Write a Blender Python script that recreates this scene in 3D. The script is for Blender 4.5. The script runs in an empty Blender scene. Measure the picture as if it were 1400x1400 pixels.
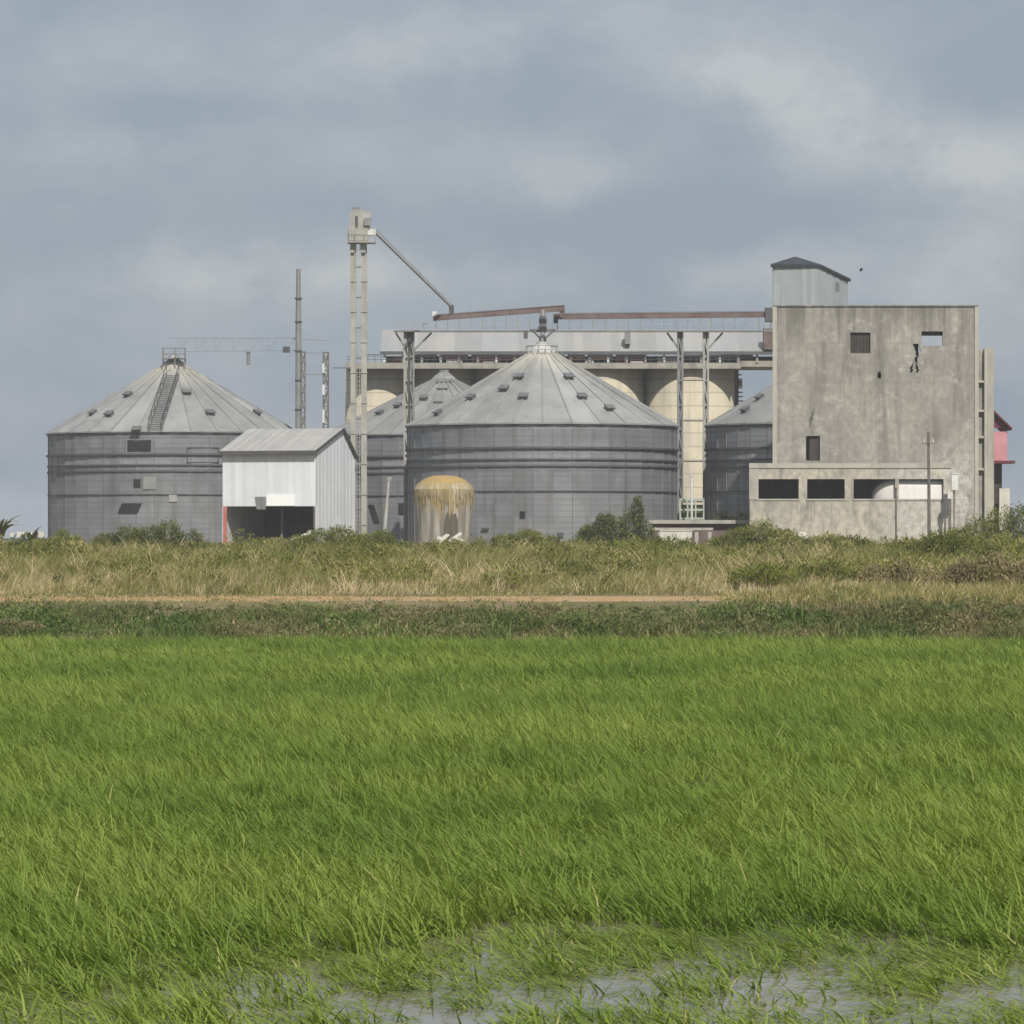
import bpy, math, random
import numpy as np
from mathutils import Vector, Matrix

random.seed(7)
rng = np.random.default_rng(11)
S = bpy.context.scene
COL = S.collection
F, EYE, HY = 5700.0, 3.0, 735.0          # focal length in photo pixels, eye height, horizon row


def X(px, D): return (px - 700.0) / F * D
def Z(py, D): return EYE + (HY - py) / F * D
def P(px, py, D): return Vector((X(px, D), D, Z(py, D)))


# ------------------------------------------------------------------ materials
class NT:
    def __init__(s, m):
        s.t = m.node_tree
        s.n = s.t.nodes
        s.l = s.t.links

    def add(s, kind, **kw):
        n = s.n.new(kind)
        for k, v in kw.items():
            setattr(n, k, v)
        return n

    def link(s, a, b): s.l.new(a, b)

    def math(s, op, a, b=None, clamp=False):
        n = s.add('ShaderNodeMath', operation=op, use_clamp=clamp)
        for i, v in enumerate((a, b)):
            if v is None: continue
            if hasattr(v, 'links'): s.link(v, n.inputs[i])
            else: n.inputs[i].default_value = v
        return n.outputs[0]

    def mix(s, fac, a, b, mode='MIX'):
        n = s.add('ShaderNodeMix', data_type='RGBA', blend_type=mode)
        for sock, v in ((n.inputs[0], fac), (n.inputs[6], a), (n.inputs[7], b)):
            if hasattr(v, 'links'): s.link(v, sock)
            elif isinstance(v, (int, float)): sock.default_value = v
            else: sock.default_value = (*v, 1)
        return n.outputs[2]

    def pos(s, scale=(1, 1, 1), off=(0, 0, 0)):
        g = s.add('ShaderNodeNewGeometry')
        m = s.add('ShaderNodeMapping')
        m.inputs['Scale'].default_value = scale
        m.inputs['Location'].default_value = off
        s.link(g.outputs['Position'], m.inputs['Vector'])
        return m.outputs[0]

    def noise(s, vec, scale=1.0, detail=4, rough=0.55, lo=0.35, hi=0.65):
        n = s.add('ShaderNodeTexNoise')
        n.inputs['Scale'].default_value = scale
        n.inputs['Detail'].default_value = detail
        n.inputs['Roughness'].default_value = rough
        s.link(vec, n.inputs['Vector'])
        r = s.add('ShaderNodeMapRange')
        r.clamp = True
        r.inputs['From Min'].default_value = lo
        r.inputs['From Max'].default_value = hi
        s.link(n.outputs['Fac'], r.inputs['Value'])
        return r.outputs[0]


def new_mat(name):
    m = bpy.data.materials.new(name)
    m.use_nodes = True
    return m, NT(m), m.node_tree.nodes['Principled BSDF']


def mat(name, c, c2=None, scale=0.8, stretch=(1, 1, 1), streak=None, spots=None, rough=0.8, metal=0.0,
        attr=0.0, joints=None, bump=0.0, spec=0.3, fine=0.0, top=None, drip=None, peel=None):
    """weathered surface: patches of c / c2, vertical streaks, spots, per-panel tone (attr), joint lines"""
    m, t, b = new_mat(name)
    col = c
    if c2 is not None:
        col = t.mix(t.noise(t.pos(stretch), scale, 6, 0.62, 0.36, 0.64), c, c2)
    if streak is not None:                      # (colour, amount, xy-scale, z-scale)
        f = t.noise(t.pos((1, 1, streak[3] / streak[2])), streak[2], 4, 0.6, 0.5, 0.72)
        f = t.math('MULTIPLY', f, streak[1])
        col = t.mix(f, col, streak[0])
    if spots is not None:                       # (colour, amount, scale, threshold)
        f = t.noise(t.pos(off=(31, 7, 3)), spots[2], 5, 0.65, spots[3], spots[3] + 0.12)
        col = t.mix(t.math('MULTIPLY', f, spots[1]), col, spots[0])
    if peel is not None:                        # (x, z, reach): plaster bleached and broken round one corner
        g = t.add('ShaderNodeNewGeometry')
        sp = t.add('ShaderNodeSeparateXYZ')
        t.link(g.outputs['Position'], sp.inputs[0])
        dx = t.math('MULTIPLY', t.math('SUBTRACT', sp.outputs[0], peel[0]), 1.25)
        dz = t.math('MULTIPLY', t.math('SUBTRACT', sp.outputs[2], peel[1]), 0.75)
        r = t.math('SQRT', t.math('ADD', t.math('MULTIPLY', dx, dx), t.math('MULTIPLY', dz, dz)))
        f = t.math('SUBTRACT', 1.0, t.math('DIVIDE', r, peel[2]), True)
        n1_ = t.noise(t.pos((1, 1, .8), (3, 8, 1)), 1.5, 6, 0.7, 0.40, 0.56)
        col = t.mix(t.math('MULTIPLY', t.math('MULTIPLY', f, 1.9, True), n1_), col, (0.56, 0.54, 0.49))
    if drip is not None:                        # dark runs hanging down from the wall top
        g = t.add('ShaderNodeNewGeometry')
        sp = t.add('ShaderNodeSeparateXYZ')
        t.link(g.outputs['Position'], sp.inputs[0])
        ln = t.noise(t.pos((1, 1, 0.02), (17, 0, 0)), 1.3, 4, 0.65, 0.4, 0.75)
        f = t.math('SUBTRACT', t.math('MULTIPLY', ln, 5.5), t.math('SUBTRACT', drip[1], sp.outputs[2]))
        f = t.math('MULTIPLY', f, 0.35, True)
        col = t.mix(t.math('MULTIPLY', f, 0.9), col, (drip[0], drip[0] * 0.96, drip[0] * 0.86))
    if fine:                                    # small-scale blotching
        f = t.noise(t.pos((1, 1, 0.7), (5, 2, 9)), 2.6, 5, 0.7, 0.36, 0.64)
        col = t.mix(t.math('MULTIPLY', t.math('SUBTRACT', 1.0, f), fine), col, (0.13, 0.125, 0.11))
    if top is not None:                         # (colour, z0, z1): dust settled above z0
        g = t.add('ShaderNodeNewGeometry')
        sp = t.add('ShaderNodeSeparateXYZ')
        t.link(g.outputs['Position'], sp.inputs[0])
        f = t.math('DIVIDE', t.math('SUBTRACT', sp.outputs[2], top[1]), top[2] - top[1], True)
        f = t.math('MULTIPLY', f, t.noise(t.pos((1, 1, 0.3)), 1.1, 4, 0.6, 0.25, 0.6))
        col = t.mix(f, col, top[0])
    if joints is not None:                      # (spacing, width, colour, amount)
        g = t.add('ShaderNodeNewGeometry')
        sp = t.add('ShaderNodeSeparateXYZ')
        t.link(g.outputs['Position'], sp.inputs[0])
        fr = t.math('FRACT', t.math('MULTIPLY', sp.outputs[2], 1.0 / joints[0]))
        lt = t.math('LESS_THAN', fr, joints[1])
        col = t.mix(t.math('MULTIPLY', lt, joints[3]), col, joints[2])
    if attr:
        a = t.add('ShaderNodeAttribute', attribute_name='var')
        k = t.math('ADD', t.math('MULTIPLY', a.outputs['Fac'], 2 * attr), 1.0 - attr)
        cc = t.add('ShaderNodeCombineColor')
        for i in range(3): t.link(k, cc.inputs[i])
        col = t.mix(1.0, col, cc.outputs[0], 'MULTIPLY')
    if hasattr(col, 'links'): t.link(col, b.inputs['Base Color'])
    else: b.inputs['Base Color'].default_value = (*col, 1)
    b.inputs['Roughness'].default_value = rough
    b.inputs['Metallic'].default_value = metal
    b.inputs['Specular IOR Level'].default_value = spec
    if bump:
        n = t.add('ShaderNodeTexNoise')
        n.inputs['Scale'].default_value = 3.0
        n.inputs['Detail'].default_value = 6
        t.link(t.pos(), n.inputs['Vector'])
        bn = t.add('ShaderNodeBump')
        bn.inputs['Strength'].default_value = bump
        bn.inputs['Distance'].default_value = 0.1
        t.link(n.outputs['Fac'], bn.inputs['Height'])
        t.link(bn.outputs[0], b.inputs['Normal'])
    return m


def leaf_mat(name, dark, light, trans=0.35, odd=None, oddat=0.9, patch=None, rough=0.6, pscale=0.12, spec=0.12):
    """leaves: tone from the per-leaf attribute, some odd-coloured ones, broad patches of another tone"""
    m = bpy.data.materials.new(name)
    m.use_nodes = True
    t = NT(m)
    t.n.clear()
    a = t.add('ShaderNodeAttribute', attribute_name='var')
    col = t.mix(a.outputs['Fac'], dark, light)
    if patch is not None:
        f = t.noise(t.pos((1, 0.55, 1)), pscale, 4, 0.6, 0.42, 0.62)
        col = t.mix(t.math('MULTIPLY', f, 0.8), col, patch)
    if odd is not None:
        f = t.math('GREATER_THAN', a.outputs['Fac'], oddat)
        col = t.mix(f, col, odd)
    d = t.add('ShaderNodeBsdfPrincipled')
    d.inputs['Roughness'].default_value = rough
    d.inputs['Specular IOR Level'].default_value = spec
    tr = t.add('ShaderNodeBsdfTranslucent')
    t.link(col, d.inputs['Base Color'])
    t.link(t.mix(1.0, col, (1.1, 1.1, 0.6), 'MULTIPLY'), tr.inputs['Color'])
    mx = t.add('ShaderNodeMixShader')
    mx.inputs[0].default_value = trans
    t.link(d.outputs[0], mx.inputs[1])
    t.link(tr.outputs[0], mx.inputs[2])
    o = t.add('ShaderNodeOutputMaterial')
    t.link(mx.outputs[0], o.inputs['Surface'])
    return m


M = {}
zt_mill = Z(419, 310.0)
M['silo_wall'] = mat('galvanised_wall', (0.195, 0.203, 0.218), (0.25, 0.256, 0.27), 0.35, streak=((0.13, 0.115, 0.10), 0.6, 1.5, 0.12),
                     rough=0.5, metal=0.2, attr=0.26, fine=0.22, joints=(0.46, 0.30, (0.12, 0.125, 0.135), 0.30))
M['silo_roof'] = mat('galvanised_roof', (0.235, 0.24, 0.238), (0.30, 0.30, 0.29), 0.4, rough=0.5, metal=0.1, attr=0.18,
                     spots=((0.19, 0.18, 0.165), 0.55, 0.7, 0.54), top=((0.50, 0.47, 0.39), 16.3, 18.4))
M['roof_plain'] = mat('dull_cone_sheet', (0.21, 0.213, 0.21), (0.265, 0.265, 0.255), 0.4, rough=0.55, metal=0.1, attr=0.16, spots=((0.18, 0.17, 0.155), 0.5, 0.6, 0.55))
M['roof_cream'] = mat('weathered_pale_roof', (0.52, 0.52, 0.48), (0.42, 0.42, 0.40), 0.6, rough=0.6)
M['ring'] = mat('dark_steel_ring', (0.085, 0.09, 0.095), (0.12, 0.12, 0.125), 0.8, rough=0.6, metal=0.2)
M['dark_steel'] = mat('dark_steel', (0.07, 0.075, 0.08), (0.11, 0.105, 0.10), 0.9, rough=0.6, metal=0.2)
M['pale_grey'] = mat('pale_blue_grey_steel', (0.24, 0.265, 0.285), (0.20, 0.22, 0.24), 0.9, rough=0.6)
M['vent'] = mat('vent_steel', (0.10, 0.105, 0.11), (0.15, 0.15, 0.15), 0.9, rough=0.6, metal=0.1)
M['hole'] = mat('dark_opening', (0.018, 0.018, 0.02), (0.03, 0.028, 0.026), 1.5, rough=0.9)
M['grey_steel'] = mat('grey_steel', (0.26, 0.265, 0.26), (0.20, 0.20, 0.195), 0.9, rough=0.55, metal=0.2,
                      streak=((0.14, 0.12, 0.10), 0.5, 2.5, 0.4))
M['pale_steel'] = mat('pale_painted_steel', (0.38, 0.38, 0.34), (0.29, 0.285, 0.26), 0.9, rough=0.65,
                      streak=((0.22, 0.18, 0.13), 0.5, 2.5, 0.3))
M['white_steel'] = mat('white_painted_steel', (0.66, 0.66, 0.64), (0.52, 0.51, 0.49), 0.9, rough=0.6)
M['rust'] = mat('rusty_brown_steel', (0.115, 0.075, 0.065), (0.17, 0.13, 0.12), 1.0, rough=0.8)
M['red_panel'] = mat('red_brown_panel', (0.24, 0.075, 0.05), (0.30, 0.16, 0.11), 1.2, rough=0.85, attr=0.4)
M['red_paint'] = mat('faded_red_paint', (0.36, 0.09, 0.08), (0.42, 0.17, 0.15), 2.0, rough=0.7)
M['shed_wall'] = mat('white_sheet_wall', (0.72, 0.74, 0.77), (0.66, 0.68, 0.71), 0.5, streak=((0.56, 0.575, 0.60), 0.6, 2.2, 0.03),
                     rough=0.5, metal=0.1, attr=0.06)
M['shed_roof'] = mat('grey_sheet_roof', (0.32, 0.32, 0.31), (0.37, 0.36, 0.34), 0.5, streak=((0.27, 0.25, 0.22), 0.5, 2.0, 0.3), rough=0.55, attr=0.1)
M['cabin_wall'] = mat('zinc_sheet_wall', (0.38, 0.41, 0.42), (0.33, 0.36, 0.37), 0.6, streak=((0.27, 0.29, 0.29), 0.6, 3.0, 0.05), rough=0.5, metal=0.15, attr=0.08)
M['gallery'] = mat('pale_gallery_sheet', (0.265, 0.28, 0.292), (0.32, 0.305, 0.275), 0.12, streak=((0.33, 0.33, 0.32), 0.6, 1.5, 0.05), rough=0.55, attr=0.12)
M['cream'] = mat('cream_concrete', (0.50, 0.45, 0.33), (0.43, 0.39, 0.30), 0.45, streak=((0.28, 0.26, 0.22), 0.65, 1.2, 0.1),
                 joints=(1.28, 0.09, (0.26, 0.24, 0.19), 0.7), rough=0.9)
M['deck'] = mat('dirty_concrete_deck', (0.34, 0.32, 0.27), (0.24, 0.23, 0.20), 0.8, streak=((0.14, 0.13, 0.11), 0.6, 1.5, 0.3), rough=0.9)
M['concrete'] = mat('stained_concrete', (0.385, 0.365, 0.315), (0.27, 0.258, 0.235), 0.22, streak=((0.15, 0.143, 0.127), 0.95, 1.0, 0.09),
                    spots=((0.49, 0.465, 0.41), 0.6, 0.9, 0.55), rough=0.92, bump=0.25, fine=0.42, joints=(2.9, 0.025, (0.2, 0.19, 0.17), 0.35), drip=(0.15, zt_mill), peel=(32.6, 6.2, 3.4))
M['concrete_pale'] = mat('pale_weathered_concrete', (0.42, 0.40, 0.34), (0.36, 0.345, 0.30), 0.6, streak=((0.20, 0.19, 0.17), 0.6, 1.4, 0.2), rough=0.9, bump=0.2)
M['annex'] = mat('blotched_annex_render', (0.54, 0.50, 0.40), (0.40, 0.375, 0.32), 0.45, peel=(31.0, 5.0, 5.5), streak=((0.18, 0.17, 0.152), 0.85, 1.5, 0.3),
                 spots=((0.52, 0.49, 0.375), 0.7, 0.25, 0.54), rough=0.92, bump=0.25, fine=0.45)
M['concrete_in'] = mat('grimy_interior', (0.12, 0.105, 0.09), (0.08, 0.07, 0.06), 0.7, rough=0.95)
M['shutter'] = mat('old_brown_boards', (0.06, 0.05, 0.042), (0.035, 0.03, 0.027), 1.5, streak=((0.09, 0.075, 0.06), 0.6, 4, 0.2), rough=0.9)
M['roof_dark'] = mat('dark_slate_sheet', (0.028, 0.035, 0.045), (0.045, 0.05, 0.06), 1.2, rough=0.6)
M['tank_white'] = mat('white_tank_paint', (0.74, 0.71, 0.68), (0.66, 0.63, 0.60), 0.8, streak=((0.55, 0.52, 0.48), 0.5, 2, 0.5), rough=0.5)
M['pink'] = mat('pink_render', (0.56, 0.27, 0.29), (0.48, 0.22, 0.24), 0.7, rough=0.9)
M['roof_red'] = mat('maroon_roof_sheet', (0.15, 0.03, 0.04), (0.10, 0.025, 0.03), 1.0, rough=0.7)
M['wall_white'] = mat('whitewashed_wall', (0.64, 0.62, 0.55), (0.52, 0.50, 0.44), 1.0, streak=((0.38, 0.35, 0.28), 0.5, 2.0, 0.5), rough=0.9)
M['timber'] = mat('grey_timber', (0.17, 0.155, 0.13), (0.11, 0.10, 0.085), 2.0, rough=0.9)
M['bird'] = mat('dark_feathers', (0.05, 0.055, 0.06), rough=0.8)
M['mint'] = mat('pale_green_paint', (0.42, 0.47, 0.40), (0.34, 0.38, 0.33), 1.5, rough=0.7)


def ochre_mat():
    m, t, b = new_mat('rust_run_tank')
    g = t.add('ShaderNodeNewGeometry')
    sp = t.add('ShaderNodeSeparateXYZ')
    t.link(g.outputs['Position'], sp.inputs[0])
    # rust runs: long vertical fingers that start at the rim and end at different heights
    runs = t.noise(t.pos((1, 1, 0.10)), 2.6, 3, 0.6, 0.3, 0.7)
    h = t.math('SUBTRACT', sp.outputs[2], 5.1)
    f = t.math('ADD', t.math('MULTIPLY', h, 0.8), t.math('MULTIPLY', t.math('SUBTRACT', runs, 0.55), 1.5))
    f = t.math('ADD', f, 0.15, True)
    pale = t.mix(t.noise(t.pos((1, 1, 0.12)), 1.9, 3, 0.5, 0.42, 0.58), (0.40, 0.365, 0.305), (0.20, 0.18, 0.145))
    och = t.mix(t.noise(t.pos(), 1.6, 4, 0.6, 0.4, 0.62), (0.36, 0.235, 0.085), (0.29, 0.225, 0.085))
    t.link(t.mix(f, pale, och), b.inputs['Base Color'])
    b.inputs['Roughness'].default_value = 0.9
    return m


M['ochre'] = ochre_mat()
M['crust'] = mat('ochre_crust', (0.33, 0.24, 0.10), (0.33, 0.285, 0.175), 1.8, stretch=(1, 1, .25), streak=((0.40, 0.355, 0.285), 0.95, 2.2, 0.25), spots=((0.20, 0.15, 0.08), 0.6, 1.5, 0.53), rough=0.95, attr=0.25)
M['tank_gap'] = mat('brown_gap', (0.085, 0.072, 0.05), (0.14, 0.12, 0.085), 2.5, stretch=(1, 1, .2), rough=0.95)

M['rice'] = leaf_mat('rice_leaf', (0.11, 0.175, 0.024), (0.325, 0.395, 0.09), 0.38, (0.42, 0.40, 0.15), 0.992, (0.125, 0.205, 0.034), pscale=0.16)
M['weed'] = leaf_mat('bank_weed', (0.05, 0.09, 0.02), (0.21, 0.275, 0.075), 0.25, (0.44, 0.34, 0.20), 0.84, (0.22, 0.18, 0.095), pscale=0.35)
M['tall'] = leaf_mat('tall_grass', (0.18, 0.185, 0.052), (0.42, 0.37, 0.16), 0.25, (0.56, 0.45, 0.28), 0.82, (0.115, 0.145, 0.034), pscale=0.28)
M['yard'] = leaf_mat('yard_weed', (0.075, 0.095, 0.018), (0.30, 0.30, 0.085), 0.28, (0.40, 0.33, 0.18), 0.92)
M['bush_dark'] = leaf_mat('bush_dark', (0.055, 0.075, 0.015), (0.19, 0.205, 0.05), 0.22)
M['bush_mid'] = leaf_mat('bush_mid', (0.085, 0.11, 0.02), (0.25, 0.26, 0.06), 0.25)
M['bush_dry'] = leaf_mat('bush_dry', (0.15, 0.13, 0.06), (0.33, 0.28, 0.15), 0.2)


def tag(o, label=None, cat=None, group=None, kind=None):
    if label: o['label'] = label
    if cat: o['category'] = cat
    if group: o['group'] = group
    if kind: o['kind'] = kind
    return o


OFF = {}


def thing(name, label, cat, loc, group=None):
    o = bpy.data.objects.new(name, None)
    COL.objects.link(o)
    o.location = loc
    o.empty_display_size = 0.5
    OFF[o.name] = Vector(loc)
    return tag(o, label, cat, group)


class MB:
    """collects shapes given in world coordinates; build() links them as one mesh object"""

    def __init__(s):
        s.v, s.f, s.a, s.g = [], [], [], []

    def face(s, pts, var=None):
        i = len(s.v)
        s.v += [tuple(p) for p in pts]
        s.f.append(tuple(range(i, i + len(pts))))
        s.a.append(random.random() if var is None else var)

    def poly(s, verts, faces, var=None):
        i = len(s.v)
        s.g.append((i, len(verts), len(s.f), len(faces)))
        s.v += [tuple(p) for p in verts]
        w = random.random() if var is None else var
        for f in faces:
            s.f.append(tuple(k + i for k in f))
            s.a.append(w)

    def hexa(s, p, var=None):      # 4 bottom then 4 top, counter-clockwise
        s.poly(p, [(3, 2, 1, 0), (4, 5, 6, 7), (0, 1, 5, 4), (1, 2, 6, 5), (2, 3, 7, 6), (3, 0, 4, 7)], var)

    def box(s, x0, x1, y0, y1, z0, z1, var=None):
        s.hexa([(x0, y0, z0), (x1, y0, z0), (x1, y1, z0), (x0, y1, z0), (x0, y0, z1), (x1, y0, z1), (x1, y1, z1), (x0, y1, z1)], var)

    def beam(s, p, q, w, h=None, up=(0, 0, 1)):
        p, q = Vector(p), Vector(q)
        h = w if h is None else h
        d = (q - p).normalized()
        u = Vector(up).normalized()
        if abs(d.dot(u)) > 0.98: u = Vector((0, 1, 0))
        a = d.cross(u).normalized()
        b = a.cross(d).normalized()
        a, b = a * w / 2, b * h / 2
        s.hexa([p - a - b, p + a - b, p + a + b, p - a + b, q - a - b, q + a - b, q + a + b, q - a + b])

    def tube(s, p, q, r, n=10, r2=None):
        p, q = Vector(p), Vector(q)
        r2 = r if r2 is None else r2
        d = (q - p).normalized()
        u = Vector((0, 0, 1)) if abs(d.z) < 0.95 else Vector((0, 1, 0))
        a = d.cross(u).normalized()
        b = a.cross(d)
        vs = []
        for c, rr in ((p, r), (q, r2)):
            for k in range(n):
                t = 2 * math.pi * k / n
                vs.append(c + (a * math.cos(t) + b * math.sin(t)) * rr)
        fs = [(k, (k + 1) % n, n + (k + 1) % n, n + k) for k in range(n)]
        fs += [tuple(range(n - 1, -1, -1)), tuple(range(n, 2 * n))]
        s.poly(vs, fs)

    def lathe(s, cx, cy, prof, n, varf=None, cap=False):
        base = len(s.v)
        for (r, z) in prof:
            for k in range(n):
                t = 2 * math.pi * (k + 0.5) / n
                s.v.append((cx + r * math.cos(t), cy + r * math.sin(t), z))
        for j in range(len(prof) - 1):
            for k in range(n):
                a, b = base + j * n + k, base + j * n + (k + 1) % n
                s.f.append((a, b, b + n, a + n))
                s.a.append(random.random() if varf is None else varf(j, k))
        if cap:
            j = len(prof) - 1
            s.f.append(tuple(base + j * n + k for k in range(n)))
            s.a.append(0.5)

    def wall(s, x0, x1, z0, z1, y0, y1, holes):
        """a wall in the XZ plane between y0 and y1 with rectangular holes cut right through"""
        xs = sorted({x0, x1, *[h[0] for h in holes], *[h[1] for h in holes]})
        zs = sorted({z0, z1, *[h[2] for h in holes], *[h[3] for h in holes]})
        def solid(i, j):
            if i < 0 or j < 0 or i >= len(xs) - 1 or j >= len(zs) - 1: return False
            cx, cz = (xs[i] + xs[i + 1]) / 2, (zs[j] + zs[j + 1]) / 2
            return not any(h[0] < cx < h[1] and h[2] < cz < h[3] for h in holes)
        for i in range(len(xs) - 1):
            for j in range(len(zs) - 1):
                if not solid(i, j): continue
                a, b, c, d = xs[i], xs[i + 1], zs[j], zs[j + 1]
                s.face([(a, y0, c), (b, y0, c), (b, y0, d), (a, y0, d)], 0.5)
                s.face([(b, y1, c), (a, y1, c), (a, y1, d), (b, y1, d)], 0.5)
                if not solid(i - 1, j): s.face([(a, y1, c), (a, y0, c), (a, y0, d), (a, y1, d)], 0.5)
                if not solid(i + 1, j): s.face([(b, y0, c), (b, y1, c), (b, y1, d), (b, y0, d)], 0.5)
                if not solid(i, j - 1): s.face([(a, y1, c), (b, y1, c), (b, y0, c), (a, y0, c)], 0.5)
                if not solid(i, j + 1): s.face([(a, y0, d), (b, y0, d), (b, y1, d), (a, y1, d)], 0.5)

    def each(s, name, m, parent):
        """one part per collected piece"""
        for (i, nv, j, nf) in s.g:
            b = MB()
            b.v = s.v[i:i + nv]
            b.f = [tuple(k - i for k in f) for f in s.f[j:j + nf]]
            b.a = s.a[j:j + nf]
            b.build(name, m, parent)

    def build(s, name, m, parent=None, loc=None, smooth=False):
        off = OFF[parent.name] if parent is not None else Vector(loc if loc is not None else (0, 0, 0))
        me = bpy.data.meshes.new(name)
        o_ = tuple(off)
        me.from_pydata([(v[0] - o_[0], v[1] - o_[1], v[2] - o_[2]) for v in s.v], [], s.f)
        at = me.attributes.new('var', 'FLOAT', 'FACE')
        at.data.foreach_set('value', np.array(s.a, dtype=np.float32))
        me.materials.append(M[m] if isinstance(m, str) else m)
        if smooth: me.shade_smooth()
        o = bpy.data.objects.new(name, me)
        COL.objects.link(o)
        if parent is not None: o.parent = parent
        else: o.location = off
        OFF[o.name] = off
        return o


# ------------------------------------------------------------------ ground, water, road
def ground_z(x, y):
    z = np.full_like(y, 2.0)
    z = np.interp(y, [-50, 118.6, 120.0, 125.5, 127.3, 128.3, 134.0, 150, 185, 230, 360, 600, 6000],
                  [-0.14, -0.14, 0.1, 0.60, 0.80, 1.0, 1.14, 1.42, 1.85, 2.0, 2.0, 1.6, 0.5])
    bump = 0.10 * np.sin(x * 0.31 + 1.3) * np.sin(y * 0.23) + 0.07 * np.sin(x * 0.83 + y * 0.41)
    k = np.interp(y, [118, 121, 125, 127, 134.5, 138, 300, 400], [0, 1, 0.5, 0, 0, 1, 1, 0])
    return z + bump * k


def build_ground():
    xs = np.unique(np.concatenate([[-2500, -1500, -700, -400, -250, -150, -100, -80], np.arange(-60, 60.1, 2.0), [80, 100, 150, 250, 400, 700, 1500, 2500]]))
    ys = np.unique(np.concatenate([[-40, 0, 20, 60, 100, 115, 117], np.arange(118, 140, 0.75), [127.3, 128.3, 134.0], np.arange(140, 190, 2.5), np.arange(190, 300, 8), [320, 360, 420, 500, 600, 900, 1500, 2200, 3000]]))
    gx, gy = np.meshgrid(xs, ys)
    gz = ground_z(gx, gy)
    v = np.stack([gx, gy, gz], -1).reshape(-1, 3)
    n = len(xs)
    fs = [(j * n + i, j * n + i + 1, (j + 1) * n + i + 1, (j + 1) * n + i) for j in range(len(ys) - 1) for i in range(n - 1)]
    me = bpy.data.meshes.new('ground')
    me.from_pydata(v.tolist(), [], fs)
    me.materials.append(mat('earth_and_thatch', (0.14, 0.115, 0.06), (0.20, 0.16, 0.085), 0.4, spots=((0.09, 0.10, 0.03), 0.8, 0.25, 0.5), rough=0.95, bump=0.4))
    o = bpy.data.objects.new('ground', me)
    COL.objects.link(o)
    tag(o, 'flat earth and thatch ground reaching from the paddy to the horizon', 'ground', kind='structure')

    mb = MB()
    mb.face([(-400, -40, 0), (400, -40, 0), (400, 119.8, 0), (-400, 119.8, 0)])
    m, t, b = new_mat('paddy_water')
    b.inputs['Base Color'].default_value = (0.17, 0.15, 0.12, 1)
    b.inputs['Roughness'].default_value = 0.06
    b.inputs['IOR'].default_value = 1.33
    n = t.add('ShaderNodeTexNoise')
    n.inputs['Scale'].default_value = 5.0
    n.inputs['Detail'].default_value = 3
    t.link(t.pos((1, 0.5, 1)), n.inputs['Vector'])
    bn = t.add('ShaderNodeBump')
    bn.inputs['Strength'].default_value = 0.35
    bn.inputs['Distance'].default_value = 0.03
    t.link(n.outputs['Fac'], bn.inputs['Height'])
    t.link(bn.outputs[0], b.inputs['Normal'])
    tag(mb.build('water', m), 'shallow grey muddy water flooding the rice paddy', 'water', kind='structure')

    mb = MB()
    rx = np.arange(-120, 120.1, 2.0)
    for i in range(len(rx) - 1):
        a, c = rx[i], rx[i + 1]
        def edge(x, s): return s + 0.22 * math.sin(x * 0.7 + s) + 0.15 * math.sin(x * 1.9 + 2 * s)
        def zz(x, y): return float(ground_z(np.array(x, dtype=float), np.array(y, dtype=float)))
        rows = ((128.9, -0.06), (129.5, 0.02), (131.2, 0.035), (132.8, 0.02), (133.4, -0.06))
        for (r0, h0), (r1, h1) in zip(rows, rows[1:]):
            mb.face([(a, edge(a, r0), zz(a, edge(a, r0)) + h0), (c, edge(c, r0), zz(c, edge(c, r0)) + h0), (c, edge(c, r1), zz(c, edge(c, r1)) + h1), (a, edge(a, r1), zz(a, edge(a, r1)) + h1)])
    tag(mb.build('road', mat('orange_laterite', (0.40, 0.235, 0.11), (0.30, 0.22, 0.12), 0.09, stretch=(1, 3, 1), streak=((0.36, 0.31, 0.20), 0.6, 0.8, 0.8), rough=0.95, bump=0.3)),
        'orange dirt track along the top of the bank', 'road', kind='structure')


build_ground()


# ------------------------------------------------------------------ foliage
def blades(base, az, L, W, a0, a1, K, var, name, m, twist=None):
    """bent tapering leaves as one mesh; every argument an array over the leaves"""
    N = len(base)
    ts = np.linspace(0, 1, K)
    seg = L / (K - 1)
    pts = [base.astype(np.float64)]
    for k in range(K - 1):
        e = a0 + (a1 - a0) * (k + 0.5) / (K - 1)
        d = np.stack([np.cos(e) * np.cos(az), np.cos(e) * np.sin(az), np.sin(e)], -1)
        pts.append(pts[-1] + d * seg[:, None])
    tw = az + math.pi / 2 if twist is None else az + math.pi / 2 + twist
    side = np.stack([np.cos(tw), np.sin(tw), 0 * tw], -1)
    rows = []
    for k in range(K - 1):
        w = W * (0.75 + 0.5 * ts[k] if ts[k] < 0.4 else 1.15 * (1 - ts[k]) / 0.75) * 0.5
        rows += [pts[k] - side * w[:, None], pts[k] + side * w[:, None]]
    rows.append(pts[-1])
    nv = 2 * (K - 1) + 1
    v = np.stack(rows, 1).reshape(-1, 3)
    fidx, tot = [], []
    for k in range(K - 2):
        fidx += [2 * k, 2 * k + 1, 2 * k + 3, 2 * k + 2]
        tot.append(4)
    fidx += [2 * (K - 2), 2 * (K - 2) + 1, 2 * (K - 1)]
    tot.append(3)
    fidx, tot = np.array(fidx), np.array(tot)
    loops = (np.arange(N)[:, None] * nv + fidx[None]).reshape(-1)
    totals = np.tile(tot, N)
    return v, loops, totals, np.repeat(var, nv)


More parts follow.
